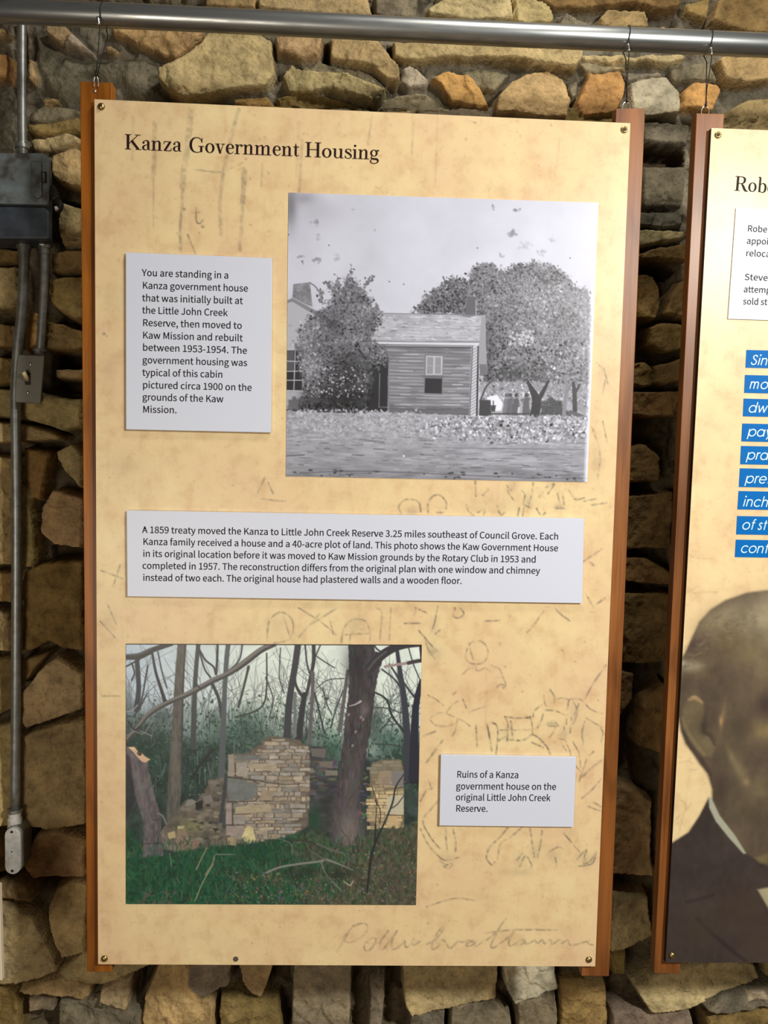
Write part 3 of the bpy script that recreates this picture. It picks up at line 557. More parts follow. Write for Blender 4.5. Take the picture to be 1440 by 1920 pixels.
    foliage(pr, [(575, 680), (680, 690), (690, 750), (570, 750)], 130, 1.9, lambda x, y: (165, 26), rnd)
    # ground
    def ground(y0, y1, x0, x1):
        n = fbm(h, w, 4, 23, 3, 1.6)[y0:y1, x0:x1]; m = fbm(h, w, 5, 29, 4, 7.0)[y0:y1, x0:x1]
        q = np.clip((ys[y0:y1] - .835) * 14, 0, 1)
        v = (158 + 70 * (n - .5)) * (1 - q) + (150 + 64 * (m - .5) - 22 * np.clip(ys[y0:y1] - .93, 0, 1) * 14) * q
        return v[..., None] * np.array(g3(1))
    pr.poly([(530, 768), (700, 772), (895, 780), (1105, 782), (1105, 910), (530, 910)], ground, 1, 1.5, 2, 7)
    pr.line([(540, 769), (690, 773)], 5, g3(45), .8)
    foliage(pr, [(540, 768), (800, 778), (800, 812), (540, 806)], 700, 2.0, lambda x, y: (160, 26), rnd, .7)
    foliage(pr, [(795, 792), (880, 782), (1102, 780), (1100, 818), (1000, 830), (880, 822), (800, 812)], 1500, 2.9, lambda x, y: (152, 44), rnd, .9)
    for k in range(60): pr.dab(rnd.uniform(555, 790), rnd.uniform(768, 776), 2.6, 1.6, rnd.uniform(0, 3), g3(rnd.uniform(150, 205)), .8)
    for k in range(230):
        x = rnd.uniform(536, 1095); y = rnd.uniform(815, 900); L = rnd.uniform(3, 26); pr.line([(x, y), (x + L, y + rnd.uniform(-.6, 1.2))], rnd.uniform(.7, 1.8), g3(rnd.choice([75, 90, 100, 185, 192])), rnd.uniform(.3, .8))
    for k in range(36):
        x = rnd.uniform(538, 1100); pr.dab(x, 884 + (x - 540) * .018 + rnd.uniform(-4, 8), rnd.uniform(1.5, 5), rnd.uniform(1, 2.4), 0, g3(rnd.uniform(50, 80)), .8)
    pr.line([(560, 886), (700, 884), (900, 892), (1090, 898)], 2, g3(80), .6); pr.line([(850, 840), (1095, 843)], 1.5, g3(90), .6); pr.line([(537, 855), (570, 853)], 2.2, g3(78), .8); pr.line([(675, 824), (720, 829)], 1.3, g3(80), .8); pr.dab(757, 855, 1.8, 1.8, 0, g3(230))
    # worn white border of the old print along the right edge
    e = np.clip((xs - .985) / .012, 0, 1) * .85
    pr.img[..., :3] += (np.array((232, 230, 242)) - pr.img[..., :3]) * e[..., None]
    return pr

def branchy(pr, rnd, x, y, ang, L, w, col, depth):
    n = 4; pts = [(x, y)]; 
    for i in range(n):
        ang += rnd.gauss(0, .12); x += math.cos(ang) * L / n; y += math.sin(ang) * L / n; pts.append((x, y))
        if depth > 0 and i > 0 and rnd.random() < .75: branchy(pr, rnd, x, y, ang + rnd.choice([-1, 1]) * rnd.uniform(.35, .8), L * rnd.uniform(.45, .7), w * .6, col, depth - 1)
    pr.line(pts, np.linspace(w, max(w * .5, .7), n + 1), col, .85, .6)

def paint_ruins():
    pr = Print([(236, 1207), (791, 1209), (780, 1697), (236, 1695)], 1.1)
    rnd = random.Random(11); h, w = pr.h, pr.w
    xs = np.linspace(0, 1, w)[None]; ys = np.linspace(0, 1, h)[:, None]
    n1 = fbm(h, w, 60, 41, 4); n2 = fbm(h, w, 14, 42, 4)
    sky = np.array((178, 190, 200)) * (1 - np.clip(xs * 2.2, 0, 1))[..., None] + np.array((214, 220, 206)) * np.clip(xs * 2.2, 0, 1)[..., None]
    sky = sky * (.93 + .14 * n2[..., None])
    low = np.array((54, 66, 60)) * (.6 + .85 * n2[..., None])
    q = np.clip((ys + (n1 - .5) * .38 + .10 * np.clip(1 - xs * 2, 0, 1) - .23) * 4.6, 0, 1)[..., None]
    pr.img[..., :3] = sky * (1 - q) + low * q
    # haze of far twigs and undergrowth
    for k in range(170):
        x = rnd.uniform(236, 790); y = rnd.uniform(1310, 1430); branchy(pr, rnd, x, y, -1.57 + rnd.gauss(0, .4), rnd.uniform(40, 105), rnd.uniform(.8, 1.5), rnd.choice([(96, 96, 98), (112, 110, 108), (80, 84, 82), (104, 104, 112), (70, 80, 72)]), 1)
    for k in range(1900):
        x = rnd.uniform(236, 790); y = min(1490, 1300 + abs(rnd.gauss(105, 50))); 
        c = rnd.choice([(44, 74, 58), (36, 60, 50), (62, 88, 66), (52, 66, 62), (88, 108, 84), (40, 52, 50), (120, 128, 122)]); f = rnd.uniform(.8, 1.15)
        pr.dab(x, y, rnd.uniform(1, 3.6), rnd.uniform(1, 2.4), rnd.uniform(0, 3), tuple(v * f for v in c), .75)
    for (x, y, rx, ry, c, a) in [(430, 1375, 60, 28, (40, 70, 54), .5), (270, 1420, 40, 60, (34, 60, 48), .6), (340, 1440, 40, 60, (34, 54, 48), .5), (470, 1350, 40, 30, (44, 70, 56), .5), (620, 1400, 26, 40, (40, 76, 56), .6), (730, 1390, 40, 30, (44, 80, 62), .5), (690, 1350, 24, 50, (110, 128, 112), .25)]: pr.glow(x, y, rx, ry, 0, c, a)
    for k in range(700):
        x = rnd.uniform(236, 790); y = rnd.uniform(1345, 1490); pr.line([(x, y), (x + rnd.gauss(0, 5), y - rnd.uniform(8, 34))], rnd.uniform(.7, 1.6), rnd.choice([(34, 46, 44), (60, 78, 66), (130, 140, 140), (46, 62, 52), (74, 84, 80)]), rnd.uniform(.3, .7))
    # middle-distance trunks
    D = (64, 66, 68)
    for pts, ws, c in [([(372, 1207), (368, 1250), (365, 1300), (362, 1400)], [8, 8, 9, 11], (70, 72, 70)), ([(408, 1207), (407, 1240), (405, 1264)], 4.5, D), ([(370, 1210), (384, 1236), (400, 1250), (404, 1262)], 3.5, D), ([(374, 1222), (384, 1255), (395, 1270)], 3, D), ([(397, 1280), (410, 1310), (416, 1345)], [6, 6, 7], D), ([(428, 1207), (425, 1235), (421, 1300), (418, 1380), (415, 1460)], [9, 9, 9, 11, 13], (86, 90, 90)), ([(285, 1222), (292, 1260), (303, 1295), (310, 1318)], [4, 5, 6, 8], (58, 56, 60)), ([(296, 1222), (305, 1265), (313, 1290)], 2.5, D), ([(257, 1240), (260, 1290), (256, 1330)], [9, 9, 11], (62, 64, 68)), ([(248, 1245), (252, 1262), (247, 1275)], 3, D), ([(277, 1248), (270, 1290), (262, 1330)], 3, D), ([(455, 1207), (448, 1238), (425, 1262)], 3, D), ([(466, 1250), (458, 1285), (447, 1325)], [5, 4, 5], (66, 70, 66)), ([(500, 1225), (500, 1290), (494, 1320), (475, 1335), (440, 1345)], [2.5, 3, 3.2, 3, 2.5], (58, 62, 60)), ([(498, 1270), (512, 1310), (505, 1345)], 2, D), ([(400, 1405), (375, 1435), (360, 1460)], 5, (48, 50, 50)), ([(250, 1345), (265, 1322), (276, 1300)], 2.5, D),
                       ([(559, 1207), (553, 1250), (546, 1290), (541, 1330), (538, 1382)], [12, 12, 12, 13, 14], (66, 66, 68)), ([(552, 1262), (555, 1285), (566, 1304), (574, 1303), (582, 1270), (588, 1240), (588, 1207)], [4, 5, 6, 6, 6, 7, 7], (66, 64, 66)), ([(571, 1302), (566, 1335), (560, 1385)], [9, 11, 13], (58, 58, 60)), ([(572, 1207), (575, 1240), (580, 1262)], 3, D), ([(602, 1207), (594, 1225), (588, 1240)], 2.5, D), ([(586, 1262), (586, 1300), (580, 1392)], [8, 7, 7], (96, 92, 92)), ([(590, 1300), (600, 1340), (608, 1375)], 3.5, D), ([(593, 1230), (612, 1243), (627, 1252)], 2, D), ([(594, 1290), (615, 1275), (645, 1272)], 1.8, D), ([(605, 1290), (613, 1320), (622, 1340)], 2.2, D), ([(643, 1295), (630, 1330), (620, 1365)], 2.5, D), ([(652, 1258), (645, 1310), (637, 1370)], [6, 7, 8], (98, 92, 92)), ([(553, 1300), (553, 1380)], 6, (112, 112, 112)), ([(526, 1215), (524, 1270), (533, 1300)], 2, D),
                       ([(745, 1222), (750, 1260), (756, 1300), (762, 1360), (766, 1460)], [7, 9, 11, 13, 16], (62, 62, 68)), ([(730, 1245), (745, 1268), (755, 1285)], [3, 4, 6], D), ([(716, 1255), (738, 1272), (752, 1290)], [3, 3, 4], D), ([(754, 1275), (770, 1298), (780, 1310)], [3, 4, 5], D), ([(790, 1278), (783, 1305), (778, 1350), (776, 1460)], [9, 11, 14, 20], (48, 48, 56)), ([(764, 1207), (775, 1245), (790, 1280)], 2.2, D), ([(700, 1297), (718, 1306), (728, 1318), (735, 1342), (757, 1372)], [3, 3.5, 4, 4, 4], (52, 56, 54)), ([(703, 1327), (725, 1328), (750, 1336)], 2, D), ([(735, 1342), (722, 1360), (712, 1370)], 2.5, D), ([(705, 1395), (730, 1396), (760, 1402)], 2.5, D), ([(722, 1360), (745, 1358), (757, 1366)], 1.8, D)]:
        pr.line(pts, ws, c, 1, .8)
    def bark(c, cell, seed, amp=.5, asp=.3):
        def f(y0, y1, x0, x1):
            n = fbm(h, w, cell, seed, 4, asp)[y0:y1, x0:x1, None]; return np.array(c) * (1 - amp / 2 + amp * n)
        return f
    T1 = [(333, 1207), (350, 1207), (346, 1260), (343, 1340), (342, 1440), (337, 1520), (334, 1560), (312, 1560), (314, 1480), (321, 1380), (326, 1300)]
    pr.poly(T1, bark((88, 84, 78), 10, 51), 1, 1); pr.glow(328, 1430, 7, 70, 0, (120, 114, 100), .5); pr.line([(347, 1210), (343, 1300), (340, 1450)], 3, (52, 52, 52), .6)
    # fallen branches across the top left
    pr.line([(234, 1232), (262, 1230), (285, 1219), (322, 1207)], [10, 12, 10, 8], (62, 60, 60)); pr.line([(236, 1228), (262, 1226), (285, 1215)], 2.5, (104, 104, 102), .7); pr.line([(262, 1232), (285, 1224)], 5, (58, 58, 56)); pr.line([(236, 1250), (262, 1236)], 3, (58, 58, 60))
    B = [(234, 1392), (258, 1365), (278, 1340), (310, 1320), (355, 1300), (398, 1277), (430, 1262), (460, 1241), (488, 1220), (515, 1207)]
    pr.line(B, [7, 8, 9, 9, 10, 10, 10, 11, 11, 10], (70, 68, 66), 1); pr.line([(x - 1, y - 2) for x, y in B], [3, 4, 5, 4, 5, 4, 5, 6, 6, 5], (126, 120, 112), .85); pr.line([(375, 1290), (366, 1282)], 3, (70, 66, 64)); pr.line([(236, 1335), (248, 1332), (258, 1322)], 2, (150, 148, 146)); pr.line([(445, 1258), (470, 1240), (498, 1216)], 2.5, (56, 56, 56), .8)
    pr.line([(240, 1352), (252, 1368), (262, 1362)], 3, (54, 54, 54)); pr.line([(262, 1370), (285, 1380)], 1.6, (140, 136, 130)); pr.line([(236, 1380), (252, 1372), (270, 1375), (284, 1352)], 2, (120, 116, 110))
    # rubble on the left
    pr.poly([(334, 1520), (346, 1505), (352, 1498), (368, 1502), (384, 1484), (392, 1463), (415, 1458), (428, 1456), (426, 1585), (350, 1600), (305, 1590), (300, 1560)], bark((104, 96, 84), 9, 53, .7, 1.4), 1, 1.2, 2, 3)
    for k in range(190):
        x = rnd.uniform(312, 424); y = rnd.uniform(1470, 1585)
        if y < 1590 - (x - 300) * 1.1: continue
        f = rnd.uniform(.7, 1.25); pr.poly([(x - rnd.uniform(2, 6), y - rnd.uniform(1, 3)), (x + rnd.uniform(2, 6), y - rnd.uniform(1, 4)), (x + rnd.uniform(2, 6), y + rnd.uniform(1, 3)), (x - rnd.uniform(2, 5), y + rnd.uniform(1, 3))], tuple(v * f for v in rnd.choice([(116, 108, 98), (96, 90, 84), (122, 112, 92), (60, 58, 54)])), .8)
    for P, c in [([(346, 1510), (352, 1500), (360, 1498), (370, 1504), (360, 1510), (350, 1512)], (128, 124, 116)), ([(380, 1494), (396, 1490), (400, 1503), (385, 1508)], (122, 114, 106)), ([(366, 1505), (380, 1500), (380, 1516), (368, 1520)], (48, 46, 42)), ([(314, 1562), (328, 1558), (330, 1570), (316, 1574)], (172, 156, 118)), ([(333, 1549), (346, 1548), (346, 1554), (333, 1555)], (186, 176, 140)), ([(332, 1555), (348, 1553), (355, 1575), (330, 1580)], (136, 116, 98)), ([(330, 1580), (375, 1574), (372, 1590), (335, 1598)], (128, 108, 92))]: pr.poly(P, c)
    pr.glow(358, 1550, 22, 12, 0, (122, 122, 76), .6)
    for x, y0, y1, c in [(414, 1460, 1540, (62, 66, 68)), (419, 1500, 1550, (66, 72, 74))]: pr.line([(x + 10, y0), (x, y1)], 7, c, .9)
    # inner wall in shade, then the main ruined gable, then the short wall at right
    pr.poly([(578, 1400), (612, 1400), (614, 1424), (628, 1428), (634, 1450), (634, 1560), (576, 1570)], bark((66, 66, 66), 8, 55, .6, 1.5), 1, 1, 2, 5)
    for k in range(60):
        x = rnd.uniform(582, 628); y = rnd.uniform(1425, 1500); pr.poly([(x - 5, y - 2), (x + 5, y - 2.5), (x + 6, y + 2), (x - 5, y + 2)], tuple(v * rnd.uniform(.8, 1.35) for v in (80, 80, 78)), .7)
    for P, c in [([(582, 1403), (612, 1404), (609, 1421), (585, 1418)], (104, 98, 92)), ([(598, 1428), (625, 1427), (622, 1441), (600, 1437)], (114, 104, 94)), ([(610, 1444), (633, 1445), (633, 1454), (610, 1454)], (122, 116, 104)), ([(573, 1441), (586, 1440), (592, 1448), (580, 1450)], (116, 110, 102))]: pr.poly(P, c)
    pr.glow(590, 1535, 12, 24, 0, (38, 70, 48), .9); pr.glow(612, 1500, 12, 30, 0, (48, 50, 50), .7)
    G = [(428, 1415), (440, 1413), (452, 1414), (470, 1411), (474, 1402), (490, 1398), (492, 1388), (506, 1380), (530, 1382), (562, 1388), (566, 1394), (580, 1398), (581, 1440), (580, 1500), (577, 1548), (558, 1562), (520, 1572), (480, 1582), (425, 1582), (424, 1500), (427, 1460)]
    pr.poly(G, bark((104, 94, 82), 8, 57, .5, 2), 1, 1, 1, 6)
    y = 1384
    while y < 1578:
        hh = rnd.uniform(4.5, 9.5); x = 424 + rnd.uniform(-8, 0)
        while x < 582:
            ww = rnd.uniform(10, 40) if rnd.random() < .7 else rnd.uniform(6, 12)
            if in_poly(x + ww / 2, y + hh / 2, G) and in_poly(x + 3, y + 1.5, G) and in_poly(min(x + ww - 3, 579), y + 1.5, G):
                warm = rnd.random(); f = rnd.uniform(.88, 1.16); c = np.array((160, 142, 118)) * (1 - warm) + np.array((142, 136, 128)) * warm
                j = lambda: rnd.uniform(-1.3, 1.3)
                x1 = min(x + ww - 1.2, 581)
                pr.poly([(x + 1 + j() * .5, y + .8 + j() * .7), (x + ww * .5, y + .5 + j()), (x1, y + .8 + j() * .7), (x1 + j() * .5, y + hh - .8), (x + ww * .5, y + hh - .6 + j()), (x + 1, y + hh - .8 + j() * .5)], bark(tuple(c * f), 5, rnd.randint(60, 90), .35, 2), .95, .7, .5, rnd.randint(0, 99))
            x += ww
        y += hh
    for P, c in [([(427, 1459), (447, 1459), (466, 1466), (482, 1470), (484, 1482), (474, 1500), (428, 1502)], (112, 114, 108)), ([(428, 1415), (438, 1414), (439, 1456), (428, 1455)], (150, 138, 124)), ([(443, 1431), (463, 1430), (464, 1457), (444, 1455)], (156, 146, 132)), ([(424, 1506), (434, 1505), (435, 1545), (423, 1546)], (150, 134, 126)), ([(438, 1529), (459, 1528), (460, 1545), (438, 1544)], (144, 136, 126)), ([(442, 1513), (505, 1507), (510, 1522), (440, 1526)], (160, 146, 120)), ([(424, 1549), (458, 1548), (455, 1566), (424, 1566)], (150, 136, 124)), ([(426, 1570), (443, 1570), (443, 1586), (428, 1584)], (172, 148, 120)), ([(460, 1553), (466, 1548), (474, 1552), (480, 1575), (465, 1583), (453, 1570)], (202, 186, 136)), ([(440, 1416), (474, 1416), (500, 1422), (470, 1425), (442, 1424)], (112, 112, 106)), ([(466, 1430), (520, 1436), (518, 1446), (466, 1440)], (158, 144, 122)), ([(490, 1480), (512, 1484), (510, 1500), (488, 1500)], (150, 134, 112))]: pr.poly(P, bark(c, 7, 61, .25, 1.4), 1, .8)
    for L in [[(427, 1457), (470, 1463), (486, 1470)], [(427, 1503), (475, 1502), (485, 1492)], [(436, 1506), (436, 1546)], [(441, 1430), (441, 1456)], [(424, 1547), (460, 1547)], [(437, 1527), (470, 1526)], [(466, 1460), (520, 1470), (560, 1470)]]: pr.line(L, 1.5, (62, 56, 50), .9)
    pr.poly([(634, 1560), (660, 1420), (694, 1430), (692, 1470), (700, 1548), (690, 1570)], (50, 54, 54), .85, 2)
    for k in range(26):
        x = rnd.uniform(672, 694); y = rnd.uniform(1450, 1540); pr.dab(x, y, rnd.uniform(2, 6), rnd.uniform(1.5, 3), 0, tuple(v * rnd.uniform(.6, 1.3) for v in (104, 98, 90)), .8)
    R = [(692, 1446), (698, 1430), (722, 1424), (752, 1424), (756, 1440), (757, 1552), (696, 1552), (690, 1530), (696, 1490)]
    pr.poly(R, (120, 104, 80), 1, 1, 1, 3)
    y = 1426
    while y < 1548:
        hh = rnd.uniform(4.5, 8); x = 689 + rnd.uniform(-5, 0)
        while x < 757:
            ww = rnd.uniform(8, 26)
            if in_poly(x + ww / 2, y + hh / 2, R):
                t = min(1, max(0, (y - 1440) / 50)); c = np.array((126, 120, 104)) * (1 - t) + np.array((196, 172, 130)) * t; x1 = min(x + ww - 1, 757)
                pr.poly([(x + .8, y + .8), (x + ww * .5, y + .5 + rnd.uniform(-1, 1)), (x1, y + .8), (x1, y + hh - .6), (x + .8, y + hh - .6)], tuple(c * rnd.uniform(.85, 1.12)), .95, .7, .4, rnd.randint(0, 99))
            x += ww
        y += hh
    for P, c in [([(734, 1446), (757, 1446), (757, 1475), (735, 1474)], (120, 116, 112)), ([(710, 1450), (722, 1444), (734, 1452), (732, 1466), (708, 1464)], (150, 130, 108)), ([(726, 1494), (757, 1490), (757, 1528), (724, 1526)], (186, 176, 150)), ([(728, 1530), (747, 1530), (747, 1550), (728, 1550)], (190, 162, 118)), ([(717, 1458), (730, 1455), (731, 1474), (716, 1472)], (140, 122, 106))]: pr.poly(P, c, .9)
    pr.line([(724, 1529), (757, 1529)], 1.5, (90, 74, 58)); pr.line([(720, 1480), (757, 1477)], 1.5, (80, 70, 58))
    # big tree
    BT = [(653, 1205), (701, 1205), (703, 1222), (720, 1226), (714, 1250), (704, 1288), (700, 1330), (691, 1390), (682, 1440), (675, 1490), (672, 1540), (674, 1570), (680, 1586), (618, 1584), (624, 1550), (632, 1490), (640, 1410), (648, 1350), (654, 1290), (655, 1250)]
    pr.poly(BT, bark((70, 65, 66), 11, 63, .6, .35), 1, 1, 1, 4)
    pr.glow(655, 1560, 26, 44, 0, (128, 116, 108), .75); pr.glow(660, 1460, 14, 50, .1, (98, 90, 84), .6); pr.glow(668, 1245, 22, 40, 0, (46, 44, 46), .7); pr.glow(684, 1330, 8, 16, .2, (118, 104, 98), .7); pr.glow(690, 1248, 8, 10, .5, (96, 92, 94), .6)
    for k in range(170):
        y = rnd.uniform(1215, 1580); t = (y - 1207) / 375; xl = 655 - 34 * t ** 1.3; xr = 700 - 24 * t; x = rnd.uniform(xl + 3, xr - 3); f = .75 + .6 * t
        pr.line([(x, y), (x - rnd.uniform(0, 3), y + rnd.uniform(5, 14))], rnd.uniform(.8, 1.8), tuple(v * f * rnd.uniform(.6, 1.35) for v in (84, 76, 74)), .6)
    pr.line([(694, 1252), (712, 1232), (735, 1217), (760, 1211), (792, 1209)], [20, 17, 15, 10, 6], (60, 56, 58)); pr.line([(690, 1256), (706, 1236), (724, 1222)], 4, (100, 94, 94), .6); pr.line([(700, 1207), (706, 1216), (714, 1222)], 3, D)
    pr.line([(722, 1250), (745, 1246), (768, 1243)], 5, (152, 132, 126)); pr.line([(766, 1243), (780, 1240), (792, 1238)], 7, (70, 62, 64)); pr.line([(655, 1324), (668, 1320), (676, 1315)], [1.5, 2.5, 4], (172, 168, 160)); pr.line([(788, 1207), (791, 1240)], 5, (58, 44, 48))
    for (x, y) in [(677, 1345), (681, 1349), (654, 1340), (661, 1398), (667, 1372)]: pr.dab(x, y, 2, 3, .5, (140, 132, 124), .9)
    # broken tree at left
    S = [(236, 1400), (250, 1402), (262, 1412), (276, 1424), (282, 1460), (292, 1500), (302, 1530), (303, 1570), (308, 1606), (267, 1608), (270, 1560), (268, 1540), (256, 1500), (248, 1460), (236, 1440)]
    pr.poly(S, bark((98, 90, 90), 10, 65, .55, .4), 1, 1, 1, 4); pr.glow(262, 1470, 6, 40, -.2, (122, 116, 110), .6); pr.poly([(236, 1412), (244, 1420), (254, 1500), (236, 1540)], (52, 50, 54), .8, 2); pr.line([(270, 1582), (304, 1581)], 1.6, (62, 56, 56)); pr.line([(286, 1538), (300, 1536)], 1.3, (64, 58, 58))
    pr.poly([(240, 1401), (252, 1400), (258, 1408), (256, 1414), (266, 1412), (272, 1418), (282, 1424), (272, 1430), (266, 1428), (258, 1420), (250, 1410)], (206, 168, 134)); pr.dab(262, 1414, 4, 3, 0, (90, 62, 50)); pr.line([(244, 1402), (252, 1405)], 2.5, (226, 196, 150))
    for k in range(80):
        t = rnd.random(); x = 258 + 30 * t + rnd.gauss(0, 8); y = 1430 + 170 * t; pr.line([(x, y), (x + 2, y + 9)], 1.1, tuple(v * rnd.uniform(.6, 1.4) for v in (96, 88, 88)), .5)
    pr.line([(312, 1545), (305, 1530), (296, 1525)], 3, (120, 114, 110)); pr.line([(246, 1535), (256, 1512)], 4, (60, 58, 58))
    # grass, leaves and sticks
    def turf(y0, y1, x0, x1):
        n = fbm(h, w, 22, 71, 4)[y0:y1, x0:x1, None]; m = fbm(h, w, 5, 73, 3)[y0:y1, x0:x1, None]
        t = np.clip((xs[:, x0:x1, None] - .42) * 2.4 + (n - .5) * 1.6 + (ys[y0:y1, :, None] - .9) * 1.2, 0, 1)
        return (np.array((36, 74, 52)) * (1 - t) + np.array((80, 78, 62)) * t) * (.65 + .7 * m)
    pr.poly([(230, 1600), (268, 1606), (310, 1604), (345, 1596), (400, 1588), (440, 1590), (520, 1574), (560, 1560), (600, 1556), (630, 1586), (680, 1584), (700, 1552), (760, 1552), (795, 1530), (795, 1710), (230, 1710)], turf, 1, 3, 4, 9)
    pr.poly([(230, 1545), (250, 1560), (268, 1600), (230, 1612)], turf, .9, 4, 4, 10)
    for k in range(2100):
        x = rnd.uniform(234, 790); y = 1580 + 125 * rnd.random() ** .9
        if x > 560: y -= rnd.uniform(0, 22)
        L = rnd.uniform(5, 15); t = rnd.random() + (x - 480) / 700
        c = rnd.choice([(40, 92, 62), (30, 66, 46), (58, 104, 70), (34, 80, 58)]) if t < .55 else rnd.choice([(96, 92, 74), (60, 80, 58), (116, 108, 88), (48, 46, 40), (70, 68, 56)])
        pr.line([(x, y), (x + rnd.gauss(0, 4), y - L)], rnd.uniform(.8, 1.8), tuple(v * rnd.uniform(.75, 1.2) for v in c), .65)
    for k in range(420):
        x = rnd.uniform(420, 782); y = rnd.uniform(1635, 1694) if x < 640 else rnd.uniform(1590, 1694); pr.dab(x, y, rnd.uniform(1, 3), rnd.uniform(.8, 1.8), rnd.uniform(0, 3), tuple(v * rnd.uniform(.6, 1.2) for v in rnd.choice([(140, 118, 100), (126, 118, 98), (150, 136, 120), (104, 88, 72)])), .7)
    for k in range(30): pr.dab(rnd.uniform(260, 330), rnd.uniform(1672, 1694), rnd.uniform(2, 5), rnd.uniform(1, 2.5), rnd.uniform(0, 3), (98, 86, 76), .7)
    for L, ww, c in [([(500, 1636), (525, 1626), (560, 1620), (600, 1615), (612, 1612), (640, 1622), (662, 1632)], [4, 4, 4, 4, 4, 3, 2], (136, 130, 122)), ([(584, 1596), (598, 1606), (612, 1613)], 2.5, (92, 92, 90)), ([(595, 1582), (620, 1593), (645, 1600)], 3.5, (98, 94, 88)), ([(600, 1612), (612, 1640), (640, 1670)], 2.2, (120, 118, 110)), ([(522, 1572), (545, 1582), (548, 1600)], 2, (104, 106, 98)), ([(365, 1690), (380, 1655), (400, 1620)], 1.8, (150, 152, 118)), ([(368, 1630), (380, 1605), (388, 1590)], 2.4, (140, 130, 104)), ([(385, 1640), (398, 1620), (402, 1605)], 3, (130, 124, 100)), ([(318, 1600), (322, 1625)], 1.4, (120, 138, 100)), ([(405, 1602), (440, 1602)], 2.5, (112, 120, 104)), ([(644, 1652), (656, 1660), (662, 1652)], 2.4, (176, 164, 140)), ([(540, 1575), (580, 1578), (600, 1590)], 3, (60, 58, 54))]: pr.line(L, ww, c, .9)
    for L, ww in [([(757, 1452), (742, 1476), (736, 1505), (722, 1540), (706, 1575), (696, 1605), (692, 1640), (688, 1672)], [2, 3, 3.5, 3.5, 4, 5, 5, 3]), ([(757, 1492), (745, 1508), (735, 1515)], 2), ([(704, 1545), (706, 1505), (698, 1476)], 1.6), ([(712, 1545), (713, 1520), (703, 1500)], 1.8), ([(757, 1470), (775, 1466), (790, 1462)], 1.8), ([(703, 1580), (704, 1545)], 3)]: pr.line(L, ww, (42, 42, 44), .9)
    for (x, y, rx, ry, c, a) in [(470, 1595, 40, 14, (28, 62, 44), .6), (560, 1640, 30, 12, (40, 44, 38), .5), (640, 1640, 26, 14, (44, 44, 38), .6), (740, 1640, 26, 40, (76, 70, 60), .4)]: pr.glow(x, y, rx, ry, 0, c, a)
    e = 2; pr.img[:e, :, :3] = (44, 36, 40); pr.img[:, :1, :3] *= .5
    return pr

def zt(ox, oy, s): return lambda L: [(ox + x / s, oy + y / s) for x, y in L]

